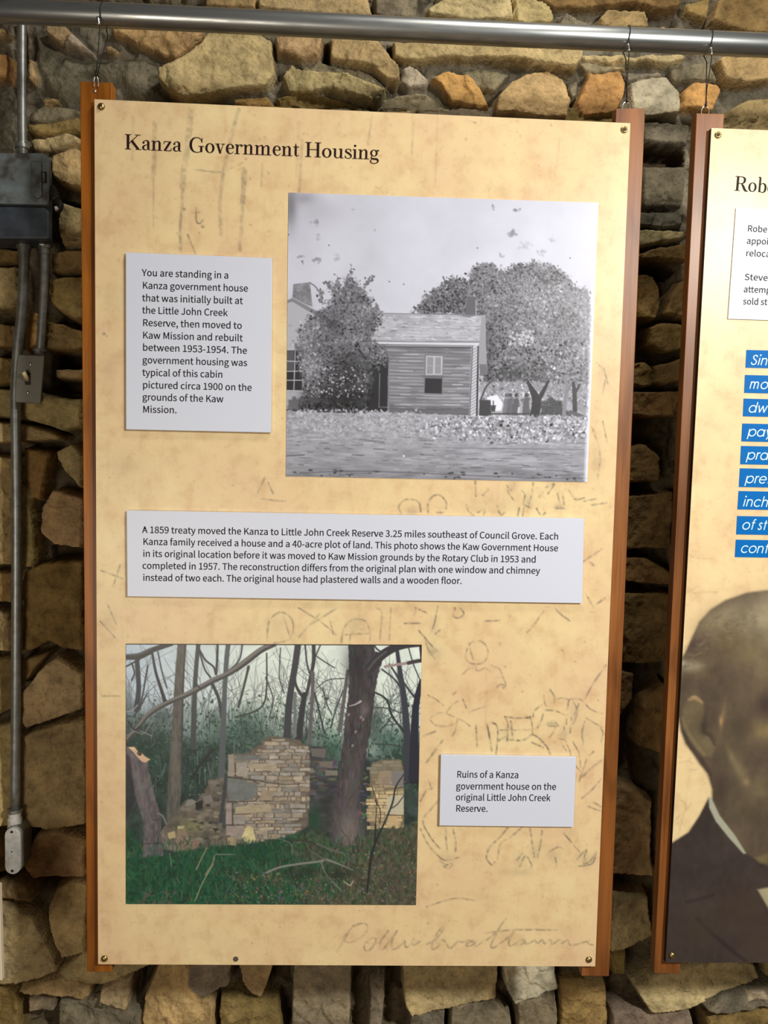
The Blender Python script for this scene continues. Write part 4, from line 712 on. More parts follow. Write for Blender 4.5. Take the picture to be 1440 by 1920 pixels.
def paint_sketch(quad):
    """Faint pencil drawing printed over the parchment (alpha holds the mark)."""
    pr = Print(quad, 2.15, (96, 92, 84), 0.0); k = [0]
    def pen(L, w=2.2, a=.42, c=(84, 80, 74)):
        k[0] += 1; pr.line(L, w * 1.35, c, min(a * 1.8, .9), .9, True, .75, k[0])
    def pen2(f, Ls, w=2.2, a=.42):
        for L in Ls: pen(f(L), w, a)
    # soft rain-like streaks near the title
    for L, w, a in [([(345, 330), (341, 380), (338, 430), (339, 472)], 4, .3), ([(358, 205), (352, 270), (345, 320), (342, 350)], 8, .2), ([(458, 318), (457, 345), (455, 380)], 7, .33), ([(456, 380), (452, 430), (450, 470)], 5, .22), ([(290, 232), (289, 290), (288, 325)], 6, .22), ([(288, 330), (288, 430)], 3, .15), ([(448, 205), (432, 262), (418, 330), (412, 380), (415, 440)], 5, .22), ([(365, 318), (410, 323), (430, 317), (455, 305)], 2, .3), ([(368, 390), (368, 414), (374, 419), (380, 413)], 2.4, .4), ([(360, 399), (374, 398)], 1.8, .35), ([(352, 440), (358, 456), (366, 475)], 2.4, .4), ([(250, 220), (248, 300)], 4, .12), ([(560, 230), (556, 330)], 4, .13), ([(566, 262), (563, 335), (560, 365)], 4, .2), ([(492, 308), (490, 350)], 3, .25), ([(698, 215), (690, 270)], 3, .2), ([(775, 230), (772, 290)], 3, .18), ([(878, 228), (892, 230)], 2, .4), ([(820, 220), (816, 350)], 3, .1), ([(1050, 260), (1040, 330)], 3, .12)]: pen(L, w, a)
    # rider and horse
    f = zt(780, 1180, 3.6)
    pen2(f, [[(360, 95), (370, 150), (385, 205)], [(345, 130), (335, 190), (360, 225), (410, 235), (450, 225), (480, 190), (485, 140), (460, 95), (410, 75), (365, 95)], [(400, 235), (415, 280), (470, 262), (500, 285)], [(320, 300), (350, 270), (380, 262)], [(510, 245), (560, 265), (580, 300)], [(585, 320), (605, 370), (590, 400)], [(545, 390), (575, 370), (605, 385)], [(80, 445), (130, 470), (185, 515)], [(250, 440), (270, 425)], [(205, 560), (240, 515), (280, 485)], [(95, 600), (150, 565), (200, 570), (255, 590)], [(95, 610), (130, 645), (200, 655), (255, 640)], [(315, 470), (340, 530)], [(275, 600), (320, 620), (365, 655)], [(280, 610), (265, 680), (245, 720)], [(360, 560), (420, 535), (470, 520)]], 2.2, .36)
    pen2(f, [[(405, 645), (412, 790)], [(480, 640), (495, 720), (512, 820)], [(515, 630), (545, 650), (552, 720), (540, 840)], [(600, 590), (620, 640), (615, 750)], [(600, 590), (680, 600), (770, 595)], [(770, 590), (785, 650), (785, 705)], [(640, 620), (650, 700), (655, 745)], [(620, 745), (690, 750), (740, 740), (785, 708)], [(785, 708), (830, 735), (880, 790), (905, 840)], [(785, 765), (830, 785), (860, 800)], [(555, 755), (600, 725)], [(570, 680), (770, 680)]], 2.6, .5)
    pen2(f, [[(870, 545), (940, 550), (1005, 580)], [(860, 570), (840, 630), (820, 665)], [(880, 640), (930, 625), (960, 650)], [(890, 650), (950, 655)], [(860, 440), (870, 500), (880, 520)], [(905, 405), (935, 460), (930, 500)], [(790, 590), (800, 550), (850, 510)], [(960, 470), (1000, 465), (1040, 480)], [(1030, 480), (1020, 570), (1015, 640)], [(1000, 660), (1005, 740), (960, 735)], [(1005, 745), (1030, 800), (1045, 850)], [(985, 770), (1015, 820)], [(1040, 470), (1110, 475), (1180, 540), (1260, 570)], [(1060, 480), (1090, 560), (1060, 640)], [(1100, 500), (1070, 580)], [(1150, 600), (1210, 640), (1260, 690), (1250, 760)], [(1170, 610), (1250, 660)], [(1060, 760), (1100, 840), (1110, 930)], [(900, 730), (930, 690), (940, 660)], [(1170, 850), (1200, 825)], [(1110, 1010), (1180, 940), (1260, 880)], [(1120, 1140), (1190, 1080), (1250, 1010)], [(1100, 1030), (1130, 940), (1150, 880)], [(1165, 1195), (1210, 1215), (1250, 1225)], [(1200, 1170), (1245, 1195)], [(1060, 900), (1110, 960)], [(1140, 620), (1120, 700), (1130, 780)], [(1050, 600), (1040, 700)], [(1285, 240), (1200, 360), (1140, 470)]], 2.4, .4)
    pen2(f, [[(180, 750), (120, 830), (70, 900)], [(50, 720), (130, 690)], [(30, 1160), (70, 1090), (110, 1070)], [(50, 1270), (130, 1180), (155, 1150)], [(45, 1290), (60, 1340), (110, 1420), (160, 1480)], [(30, 1350), (80, 1450), (140, 1520), (200, 1560), (290, 1540)], [(200, 1340), (205, 1450), (215, 1500)], [(250, 1350), (270, 1440), (265, 1500)], [(160, 1560), (200, 1590), (240, 1580)], [(190, 1600), (220, 1615), (250, 1590)], [(715, 1335), (640, 1400), (570, 1450), (550, 1550)], [(620, 1340), (560, 1410), (500, 1470), (475, 1540), (510, 1590), (530, 1570)], [(770, 1345), (785, 1450), (800, 1540)], [(850, 1360), (840, 1450), (820, 1540)], [(700, 1600), (740, 1530), (780, 1590), (770, 1620)], [(680, 1560), (720, 1510)], [(900, 1500), (960, 1470), (990, 1480)], [(940, 1540), (950, 1600)], [(1090, 1550), (1140, 1500), (1130, 1580), (1180, 1560), (1215, 1500), (1190, 1580), (1100, 1600)], [(1150, 1490), (1140, 1590)], [(1000, 1380), (1110, 1510)], [(85, 1020), (105, 1080)], [(20, 10), (60, 60), (110, 120)], [(60, 70), (90, 150), (130, 200)]], 2.6, .4)
    for (x, y, rx, ry, a) in [(920, 640, 34, 20, .4), (135, 145, 22, 16, .5), (130, 185, 60, 34, .18), (800, 1500, 40, 60, .22), (930, 1530, 60, 50, .2), (215, 1550, 60, 40, .22), (1070, 560, 40, 80, .2), (1150, 680, 60, 80, .12), (1150, 1550, 60, 40, .2), (620, 700, 60, 40, .14), (700, 1560, 40, 60, .16), (1000, 700, 30, 60, .22), (700, 1640, 120, 30, .18)]:
        pr.glow(780 + x / 3.6, 1180 + y / 3.6, rx / 3.6, ry / 3.6, 0, (104, 100, 90), a)
    # figures between the captions
    g = zt(740, 880, 3.273)
    pen2(g, [[(40, 270), (25, 230), (60, 190), (110, 185), (150, 205), (160, 260)], [(80, 270), (100, 250), (130, 262)], [(205, 265), (205, 210), (235, 165), (280, 160), (315, 200), (315, 240)], [(255, 265), (300, 265)], [(495, 75), (497, 165)], [(540, 160), (575, 125)], [(440, 215), (450, 250), (470, 270)], [(510, 265), (555, 240), (545, 280)], [(690, 100), (710, 130), (735, 85)], [(780, 130), (800, 160), (790, 210), (830, 235)], [(850, 85), (840, 160), (815, 235)], [(765, 235), (755, 285)], [(795, 230), (785, 285)], [(630, 225), (650, 280), (680, 260)], [(870, 240), (900, 285), (925, 265)], [(930, 110), (980, 90), (940, 150)], [(1000, 150), (1010, 210), (975, 235), (1040, 240)], [(1030, 150), (1040, 215)], [(1070, 130), (1110, 185), (1165, 175)], [(1210, 220), (1300, 205)], [(885, 170), (910, 140)], [(690, 130), (730, 190)], [(1150, 570), (1270, 490)], [(1200, 570), (1220, 590)], [(560, 930), (610, 930), (650, 925)], [(915, 870), (850, 960), (810, 1005)], [(980, 850), (1020, 890), (1075, 930)], [(1170, 760), (1220, 850)], [(1230, 835), (1290, 790)], [(370, 850), (360, 900), (395, 912), (425, 885), (400, 850)], [(130, 850), (120, 900)], [(60, 945), (165, 945)], [(265, 840), (245, 940), (220, 1010)], [(150, 990), (200, 1050), (255, 1110)], [(250, 1010), (280, 985)], [(150, 860), (195, 880)]], 2.5, .42)
    for (x, y, rx, ry, a) in [(720, 110, 30, 40, .25), (820, 200, 30, 60, .22), (1010, 225, 30, 20, .3), (110, 262, 30, 14, .3), (255, 1110, 14, 12, .5), (250, 1130, 60, 60, .2), (1215, 585, 10, 10, .5), (240, 960, 30, 60, .2), (560, 935, 10, 6, .4), (1115, 180, 14, 8, .3)]: pr.glow(740 + x / 3.273, 880 + y / 3.273, rx / 3.273, ry / 3.273, 0, (100, 96, 86), a)
    for L in [[(500, 1200), (505, 1165), (525, 1148), (545, 1158), (550, 1180), (540, 1200), (515, 1206)], [(530, 1150), (545, 1200)], [(560, 1195), (600, 1150)], [(585, 1170), (632, 1140)], [(640, 1205), (645, 1178), (662, 1162), (685, 1165), (694, 1190), (692, 1206)], [(655, 1206), (660, 1185), (680, 1180)], [(648, 1190), (690, 1188)], [(500, 1225), (515, 1205)], [(618, 1160), (625, 1190)], [(712, 1200), (716, 1150), (706, 1140)], [(730, 1200), (733, 1140)], [(560, 1140), (600, 1165), (630, 1190)], [(490, 935), (510, 938), (535, 940)], [(503, 905), (512, 925)], [(480, 930), (497, 895)], [(1118, 680), (1135, 700), (1130, 740)], [(1132, 690), (1140, 720)], [(1110, 800), (1125, 850), (1120, 900)], [(1130, 790), (1138, 830)], [(1095, 940), (1120, 935)], [(190, 1070), (230, 1085)], [(225, 1060), (212, 1100)], [(188, 1165), (215, 1195)], [(190, 1305), (225, 1305)], [(800, 1700), (850, 1685), (890, 1688)], [(200, 1130), (218, 1170)]]: pen(L, 2.3, .36)
    for (x, y, rx, ry, a) in [(668, 1172, 16, 18, .22), (810, 1222, 10, 9, .5), (1126, 700, 9, 30, .16), (1118, 860, 12, 40, .18), (205, 1160, 16, 30, .12), (770, 958, 12, 8, .25), (930, 945, 60, 20, .1), (520, 1175, 18, 20, .12), (1126, 710, 6, 10, .2)]: pr.glow(x, y, rx, ry, 0, (104, 100, 90), a)
    # pencilled signature along the foot
    q = zt(620, 1700, 2.769)
    pen2(q, [[(30, 235), (60, 190), (95, 130), (118, 98)], [(65, 160), (110, 110), (155, 88), (188, 95), (185, 130), (150, 165), (105, 185), (75, 182)], [(210, 165), (180, 190), (175, 220), (195, 228), (225, 200), (235, 168), (215, 160)], [(225, 195), (250, 185), (290, 140), (300, 125)], [(300, 125), (265, 170), (255, 215), (275, 218), (320, 160), (345, 125)], [(345, 125), (320, 170), (315, 215), (340, 218), (375, 190), (385, 175)], [(385, 180), (390, 212), (415, 195), (430, 165), (425, 200), (450, 190), (465, 180)], [(500, 195), (545, 170), (585, 118), (575, 110), (545, 150), (525, 200), (530, 222), (560, 205), (575, 175), (590, 175)], [(590, 180), (605, 200), (620, 218), (650, 190), (662, 175)], [(662, 180), (690, 185), (715, 175), (740, 180)], [(740, 180), (710, 190), (708, 205), (735, 200), (755, 180), (752, 205), (780, 190)], [(780, 190), (840, 150), (890, 90), (912, 62)], [(885, 100), (850, 160), (832, 205), (850, 212), (880, 190), (940, 145), (950, 130)], [(945, 140), (925, 180), (930, 205), (955, 195)], [(1000, 170), (970, 180), (965, 200), (995, 195), (1010, 170), (1012, 195), (1040, 185)], [(1040, 185), (1060, 175), (1075, 190), (1100, 172), (1110, 192), (1140, 172), (1150, 195), (1190, 172), (1200, 195)], [(1200, 190), (1230, 175), (1240, 195), (1260, 200), (1330, 180), (1345, 168), (1335, 190), (1365, 200)], [(800, 138), (900, 125), (1000, 120), (1175, 122)]], 2.6, .33)
    # foxing
    r = random.Random(8)
    for i in range(260):
        t, s_ = r.random(), r.random(); x = 180 + 990 * t - 60 * s_ * t; y = 195 + 1610 * s_
        pr.dab(x, y, r.uniform(.8, 2.6), r.uniform(.8, 2.4), r.uniform(0, 3), (130, 100, 66), r.uniform(.15, .5))
    for (x, y) in [(195, 626), (380, 425), (345, 392), (1010, 1530)]: pr.dab(x, y, 3.2, 2.8, 0, (120, 90, 70), .6)
    for (x, y, rx, ry) in [(215, 560, 20, 30), (205, 700, 16, 60), (230, 880, 40, 30), (1010, 600, 60, 30)]: pr.glow(x, y, rx, ry, 0, (150, 122, 92), .12)
    return pr

def paint_portrait(quad):
    """Toned portrait print filling the lower part of the neighbouring board."""
    pr = Print(quad, 2.6, (150, 130, 100), 0.0)
    rnd = random.Random(3)
    S, Dk, M, Li = (62, 53, 51), (90, 77, 64), (112, 96, 76), (150, 134, 104)
    # coat, shoulders and the far side of the figure
    pr.poly([(1235, 1592), (1262, 1578), (1290, 1560), (1310, 1530), (1328, 1495), (1345, 1500), (1420, 1600), (1560, 1600), (1640, 1500), (1700, 1560), (1800, 1600), (1840, 1640), (1840, 1850), (1235, 1850)], S, 1, 2)
    pr.poly([(1270, 1245), (1284, 1222), (1296, 1195), (1310, 1165), (1330, 1143), (1358, 1125), (1400, 1110), (1450, 1104), (1540, 1108), (1600, 1135), (1640, 1190), (1655, 1300), (1650, 1400), (1630, 1520), (1580, 1620), (1500, 1650), (1440, 1625), (1398, 1600), (1360, 1560), (1334, 1500), (1334, 1480), (1326, 1452), (1310, 1432), (1297, 1412), (1284, 1395), (1275, 1370), (1268, 1330)], Dk, 1, 3)
    for (x, y, rx, ry, an, c, a) in [(1345, 1165, 46, 26, -.5, (140, 126, 96), .8), (1430, 1170, 60, 50, 0, (150, 138, 112), .85), (1480, 1160, 60, 60, 0, (160, 148, 122), .8), (1370, 1205, 40, 26, -.3, (112, 95, 70), .7), (1410, 1225, 46, 30, .2, (122, 104, 76), .7), (1300, 1250, 24, 11, -.15, (160, 150, 124), .85), (1330, 1235, 30, 16, 0, (110, 94, 74), .6), (1302, 1208, 22, 9, -.7, (86, 68, 62), .85), (1286, 1228, 12, 5, -.3, (120, 104, 82), .6), (1275, 1243, 16, 7, 0, (172, 162, 138), .8), (1322, 1265, 40, 9, -.1, (112, 94, 68), .6),
                                (1340, 1310, 26, 46, 0, (78, 66, 58), .6), (1390, 1300, 40, 60, 0, (88, 74, 60), .6), (1432, 1258, 16, 46, .2, (120, 104, 78), .6), (1436, 1320, 18, 24, 0, (60, 48, 46), .8), (1432, 1370, 22, 18, .3, (140, 122, 82), .8), (1370, 1400, 36, 50, 0, (86, 74, 58), .6), (1355, 1345, 5, 30, .1, (124, 106, 76), .7), (1352, 1352, 3, 9, 0, (170, 130, 90), .8), (1372, 1420, 6, 20, -.4, (128, 116, 84), .7), (1390, 1450, 9, 26, -.4, (124, 110, 82), .75), (1400, 1466, 6, 8, 0, (156, 128, 96), .7), (1425, 1480, 16, 20, 0, (112, 102, 74), .7), (1395, 1520, 30, 30, .5, (88, 78, 60), .6), (1350, 1470, 14, 40, -.2, (74, 62, 54), .7), (1500, 1500, 60, 60, 0, (96, 86, 66), .6)]: pr.glow(x, y, rx, ry, an, c, a)
    # ear
    pr.poly([(1279, 1335), (1284, 1316), (1296, 1306), (1310, 1308), (1320, 1318), (1318, 1345), (1330, 1372), (1342, 1395), (1335, 1420), (1322, 1418), (1300, 1392), (1284, 1365)], (108, 95, 72), .95, 3)
    pr.line([(1292, 1312), (1303, 1308), (1316, 1317)], [5, 8, 5], (150, 124, 92), .9, 1.5); pr.line([(1280, 1345), (1286, 1366), (1302, 1392), (1320, 1415)], [4, 6, 8, 6], (128, 112, 82), .8, 2)
    pr.glow(1320, 1362, 8, 16, 0, (66, 56, 50), .95); pr.line([(1320, 1372), (1332, 1380), (1340, 1396)], [10, 8, 5], (68, 58, 50), .8, 2); pr.glow(1310, 1340, 9, 14, 0, (96, 82, 64), .6)
    pr.line([(1280, 1372), (1296, 1402), (1318, 1428), (1332, 1452)], [5, 7, 8, 8], (70, 58, 52), .8, 2)
    # wisps of hair
    for k in range(140):
        t = rnd.random(); x = 1285 + 130 * t + rnd.gauss(0, 8); y = 1262 - 110 * t ** .6 + rnd.gauss(0, 16); pr.line([(x, y), (x + rnd.uniform(3, 12), y - rnd.uniform(-3, 9))], rnd.uniform(1, 2.4), rnd.choice([(152, 138, 110), (96, 80, 66), (128, 112, 84), (84, 70, 60)]), .35, 1.2)
    hh, ww = pr.h, pr.w; nv = fbm(hh, ww, 22, 91, 4)[..., None] - .5; nf = fbm(hh, ww, 6, 92, 3, .6)[..., None] - .5
    pr.img[..., :3] *= 1 + (.34 * nv + .16 * nf) * (pr.img[..., 3:] > .5)
    # collar, lapel seams, shirt front
    pr.poly([(1328, 1494), (1334, 1496), (1350, 1530), (1378, 1566), (1399, 1600), (1394, 1601), (1366, 1570), (1342, 1540), (1330, 1515)], (164, 164, 146), 1, 1.5)
    pr.poly([(1415, 1608), (1440, 1600), (1440, 1618), (1424, 1618)], (120, 108, 72), .7, 3); pr.poly([(1420, 1668), (1440, 1664), (1470, 1700), (1470, 1760), (1440, 1702)], (186, 178, 142), .9, 2)
    pr.line([(1287, 1692), (1310, 1686), (1338, 1678)], 6, (46, 38, 40), .6, 2); pr.line([(1308, 1724), (1335, 1750), (1370, 1780), (1398, 1802)], [10, 9, 8, 7], (46, 36, 40), .75, 2); pr.line([(1282, 1625), (1284, 1680), (1290, 1692)], 4, (52, 44, 44), .4, 2)
    for (x, y, rx, ry, c, a) in [(1310, 1740, 40, 40, (74, 62, 50), .5), (1390, 1700, 40, 40, (76, 60, 48), .5), (1420, 1770, 40, 40, (72, 58, 48), .5)]: pr.glow(x, y, rx, ry, 0, c, a)
    # hair cracks in the parchment
    for L in [[(1294, 1042), (1312, 1047), (1336, 1048)], [(1264, 1432), (1290, 1428), (1300, 1432)], [(1290, 1442), (1310, 1444)], [(1276, 1500), (1286, 1510), (1278, 1540), (1272, 1565)], [(1268, 1535), (1290, 1515), (1296, 1505)], [(1290, 1110), (1310, 1100)], [(1300, 1112), (1345, 1110)]]: pr.line(L, 2.4, (130, 108, 84), .4, 1, True, .6, 5)
    return pr
# ---------------------------------------------------------------- lettering
GLYPHS = json.loads('{" ":[202],",":[250,[67,-171,138,-126,183,-62,199,17,191,69,167,102,130,113,99,106,76,87,67,56,76,25,98,5,128,-2,138,-1,126,-51,96,-92,48,-122]],"-":[312,[41,220,272,220,272,283,41,283]],".":[250,[125,-12,155,-4,176,18,184,50,176,84,155,105,125,113,95,105,74,84,66,50,74,18,95,-4]],"0":[499,[250,-12,320,2,376,43,419,112,446,208,455,332,446,455,419,550,376,618,320,658,250,671,180,658,124,618,81,550,54,455,45,332,54,208,81,112,124,43,180,2],[250,55,208,65,174,97,147,151,130,229,124,332,130,435,147,512,174,565,208,596,250,607,292,596,327,565,353,512,370,435,376,332,370,229,353,151,327,97,292,65]],"1":[499,[79,0,441,0,441,68,309,68,309,660,246,660,186,632,109,613,109,561,227,561,227,68,79,68]],"2":[499,[40,0,454,0,454,71,272,71,164,65,300,208,390,345,423,478,414,543,389,596,349,637,296,662,230,671,155,659,91,626,36,575,84,528,124,568,169,595,220,605,288,588,329,542,342,474,310,354,210,214,40,49]],"3":[499,[237,-12,304,-3,362,21,408,59,438,112,449,176,430,256,380,312,310,344,310,348,371,382,412,435,427,507,417,564,391,610,350,643,297,664,234,671,164,661,103,633,50,593,94,541,135,574,181,597,231,605,291,592,329,555,343,500,337,460,318,425,284,398,232,381,160,374,160,311,240,305,298,288,337,260,359,224,365,179,348,114,301,72,231,57,164,67,111,95,68,132,26,79,77,34,146,1]],"4":[499,[306,0,383,0,383,182,472,182,472,247,383,247,383,660,292,660,18,236,18,182,306,182],[306,247,103,247,254,472,307,570,310,570,306,450]],"5":[499,[236,-12,301,-2,360,26,408,72,440,135,452,214,442,292,413,351,370,393,315,417,253,425,200,418,154,399,171,589,419,589,419,660,99,660,77,352,121,324,174,353,231,363,304,345,351,293,368,212,349,129,299,76,228,57,160,67,107,94,66,130,24,76,76,33,145,1]],"7":[499,[178,0,264,0,273,144,292,269,325,384,379,495,457,610,457,660,44,660,44,589,364,589,261,412,203,224]],"8":[499,[252,-12,321,-3,378,21,421,57,448,104,458,158,442,236,402,292,347,332,347,337,387,376,421,431,435,496,427,553,403,601,366,638,316,661,254,669,161,648,97,590,73,502,85,439,118,389,162,350,162,346,104,304,59,243,41,164,52,106,80,58,125,21,183,-3],[297,358,223,392,169,437,148,502,161,558,198,595,253,608,313,593,351,551,364,491,357,444,334,399],[253,49,182,65,133,108,114,171,126,230,158,280,205,320,292,282,355,234,380,161,364,103,320,64]],"9":[499,[211,-12,284,1,349,42,402,113,438,217,451,358,440,471,409,559,362,621,300,659,229,671,170,661,118,633,77,588,49,529,40,457,48,383,72,326,110,284,160,259,221,250,276,260,328,288,373,330,362,223,337,146,301,94,258,66,209,57,167,63,129,80,97,107,52,56,94,21,146,-3],[373,400,327,349,280,320,235,311,170,330,130,380,117,457,132,536,172,589,229,607,302,584,350,514]],"A":[547,[4,0,87,0,151,202,392,202,455,0,544,0,319,660,227,660],[172,267,204,369,270,592,274,592,340,369,372,267]],"C":[574,[339,-12,418,-1,485,31,542,83,496,136,451,96,401,70,343,61,273,73,216,109,174,165,147,240,138,332,147,423,175,497,219,552,276,587,346,598,398,591,443,569,481,536,526,590,480,630,419,660,345,671,250,656,169,612,107,542,67,447,52,329,66,212,106,117,167,47,246,3]],"E":[530,[91,0,481,0,481,71,174,71,174,311,424,311,424,382,174,382,174,589,471,589,471,660,91,660]],"G":[620,[350,-12,433,-2,501,25,553,65,553,342,337,342,337,273,477,273,477,100,425,71,358,61,281,73,220,109,175,165,147,240,138,332,148,423,177,497,222,552,283,587,357,598,416,590,462,568,499,536,544,590,499,629,436,659,355,671,256,656,173,612,108,542,67,447,52,329,66,212,107,117,170,47,252,3]],"H":[655,[91,0,174,0,174,311,481,311,481,0,565,0,565,660,481,660,481,383,174,383,174,660,91,660]],"J":[481,[213,-12,282,-1,333,28,368,72,388,128,395,193,395,660,311,660,311,202,300,121,264,75,205,61,161,69,123,93,91,136,31,93,77,35,138,0]],"K":[581,[91,0,174,0,174,209,287,344,485,0,578,0,339,409,546,660,452,660,175,328,174,328,174,660,91,660]],"L":[489,[91,0,463,0,463,71,174,71,174,660,91,660]],"M":[731,[91,0,166,0,166,365,155,560,158,560,211,409,337,67,392,67,517,409,570,560,573,560,562,365,562,0,640,0,640,660,540,660,414,307,368,169,364,169,317,307,191,660,91,660]],"R":[571,[174,346,174,592,284,592,372,581,426,544,445,475,426,403,372,361,284,346],[453,0,546,0,379,289,457,324,509,386,527,475,516,547,485,599,436,634,372,654,297,660,91,660,91,0,174,0,174,280,292,280]],"S":[536,[274,-12,350,-2,412,24,458,64,488,116,498,175,479,257,431,313,362,352,268,392,217,416,175,450,158,503,174,554,216,587,282,598,339,591,389,570,432,537,475,590,422,633,356,661,282,671,214,663,157,639,112,602,84,554,74,497,95,416,146,362,208,328,302,286,359,258,398,223,413,168,397,112,349,75,274,61,207,71,145,100,93,143,43,85,107,34,185,0]],"T":[539,[228,0,311,0,311,589,511,589,511,660,28,660,28,589,228,589]],"Y":[478,[197,0,280,0,280,256,479,660,392,660,308,473,241,328,238,328,173,473,87,660,-1,660,197,256]],"a":[507,[195,-12,254,-2,308,23,357,58,360,58,367,0,435,0,435,301,429,368,410,424,377,466,329,492,265,501,190,491,125,467,74,437,105,381,148,406,197,425,252,433,314,415,344,370,353,310,242,292,157,266,99,230,64,184,53,127,72,52,122,5],[219,55,175,63,144,87,132,132,153,188,222,229,353,255,353,119,307,83,264,62]],"b":[556,[298,-12,363,0,421,33,468,87,499,160,510,252,502,336,478,405,439,457,384,490,316,501,262,492,210,467,162,433,166,520,166,716,83,716,83,0,148,0,156,50,159,50,204,17,251,-4],[284,58,249,62,208,78,166,108,166,365,211,402,254,424,295,432,370,409,412,346,425,251,406,147,357,81]],"c":[459,[275,-12,333,-4,386,17,434,49,398,105,364,81,326,63,283,57,203,80,151,145,131,244,151,343,206,408,285,432,338,420,382,390,424,444,386,472,339,493,282,501,209,490,145,458,93,405,59,333,47,244,58,155,90,84,139,32,202,-1]],"d":[558,[249,-12,305,-2,355,23,398,58,400,58,408,0,475,0,475,716,392,716,392,528,397,445,355,475,311,494,259,501,194,490,137,456,90,403,59,331,48,244,57,155,83,84,125,31,181,-1],[267,58,194,80,148,144,132,245,152,343,202,408,274,432,313,427,353,410,392,381,392,124,352,87,311,65]],"e":[499,[281,-12,342,-5,395,13,441,38,412,93,355,64,290,54,208,75,152,134,128,225,457,225,461,272,452,349,428,413,388,461,334,491,265,501,200,490,140,457,92,403,59,332,47,244,59,155,92,84,142,32,206,-1],[127,283,152,366,202,418,267,436,333,418,374,367,389,283]],"f":[292,[30,422,96,422,96,0,178,0,178,422,282,422,282,489,178,489,178,566,186,619,209,651,247,662,275,659,302,649,320,713,282,724,238,728,158,708,112,653,96,567,96,489,30,484]],"g":[508,[247,-225,331,-216,400,-192,451,-155,484,-108,495,-56,476,10,419,48,325,60,229,60,177,67,151,86,143,113,152,147,175,172,210,159,247,155,338,176,402,234,426,325,421,365,407,399,386,426,486,426,486,489,316,489,285,498,247,501,190,493,140,471,100,434,73,386,64,327,73,272,97,228,128,195,128,192,102,169,82,138,74,101,80,66,95,40,118,21,118,16,79,-15,54,-53,46,-94,72,-166,142,-210],[247,211,195,225,158,265,143,327,157,388,195,427,247,441,300,427,337,388,351,327,336,265,299,225],[259,-168,183,-158,135,-128,118,-83,123,-55,139,-26,167,0,230,-7,315,-7,369,-13,403,-33,414,-69,395,-117,341,-154]],"h":[546,[83,0,166,0,166,355,211,396,253,421,299,429,352,416,382,373,391,299,391,0,473,0,473,310,468,377,450,431,421,470,379,493,324,501,262,490,209,461,162,419,166,520,166,716,83,716]],"i":[247,[83,0,166,0,166,489,83,489],[124,589,153,596,172,615,179,644,172,672,153,691,124,697,96,691,77,672,70,644,77,615,96,596]],"k":[497,[83,0,164,0,164,129,256,236,399,0,488,0,303,292,466,489,374,489,167,231,164,231,164,716,83,716]],"l":[256,[169,-12,217,-4,205,58,188,57,172,65,166,92,166,716,83,716,83,97,92,38,120,1]],"m":[833,[83,0,166,0,166,355,209,396,250,421,288,429,339,416,369,373,379,299,379,0,461,0,461,355,505,396,545,421,584,429,635,416,665,373,675,299,675,0,757,0,757,310,751,377,734,431,704,470,663,493,609,501,552,489,499,456,447,408,420,457,376,490,312,501,256,490,206,460,160,418,158,418,150,489,83,489]],"n":[549,[83,0,166,0,166,355,211,396,253,421,299,429,352,416,382,373,391,299,391,0,473,0,473,310,468,377,450,431,421,470,379,493,324,501,262,490,208,460,160,418,158,418,150,489,83,489]],"o":[545,[273,-12,342,-1,404,32,453,84,487,155,499,244,487,333,453,405,404,458,342,490,273,501,203,490,141,458,92,405,59,333,47,244,59,155,92,84,141,32,203,-1],[273,57,198,80,149,145,131,244,149,343,198,408,273,432,347,408,397,343,415,244,397,145,347,80]],"p":[558,[83,-206,166,-206,166,-40,163,45,208,14,253,-5,298,-12,363,0,421,33,468,87,499,160,510,252,502,336,478,405,439,457,384,490,316,501,260,491,208,466,160,432,158,432,150,489,83,489],[284,58,249,62,208,78,166,108,166,365,211,402,254,424,295,432,370,409,412,346,425,251,406,147,357,81]],"r":[349,[83,0,166,0,166,314,203,380,245,416,288,427,336,419,351,490,327,499,299,501,246,489,199,453,160,400,158,400,150,489,83,489]],"s":[421,[211,-12,308,8,367,60,388,133,365,207,309,252,239,282,188,303,149,329,134,366,144,402,174,428,225,437,265,432,302,416,336,394,375,445,333,473,282,494,224,501,133,482,76,433,56,363,77,294,131,251,198,221,251,200,293,170,310,129,299,90,267,63,213,52,159,60,112,80,68,111,29,56,81,21,143,-3]],"t":[339,[236,-12,282,-6,327,6,310,68,283,59,255,55,210,66,186,98,179,148,179,422,312,422,312,489,179,489,179,626,111,626,102,489,24,484,24,422,97,422,97,151,102,97,116,51,142,17,182,-4]],"u":[546,[226,-12,287,-1,340,30,387,76,390,76,396,0,464,0,464,489,382,489,382,142,339,95,296,68,250,59,198,73,168,115,158,189,158,489,76,489,76,179,81,111,99,58,128,19,170,-4]],"v":[469,[188,0,284,0,457,489,376,489,283,211,238,67,234,67,189,211,97,489,12,489]],"w":[722,[160,0,256,0,325,262,358,404,363,404,396,264,466,0,566,0,698,489,619,489,548,206,518,70,514,70,480,206,403,489,323,489,247,206,214,70,210,70,181,206,108,489,24,489]],"y":[469,[91,-211,174,-188,233,-128,274,-41,457,489,377,489,289,218,249,79,245,79,196,218,97,489,12,489,208,-1,197,-38,172,-92,136,-129,87,-143,49,-135,33,-201]],"z":[427,[31,0,401,0,401,67,135,67,393,445,393,489,59,489,59,422,289,422,31,44]]}')
BOLD = 0.00016
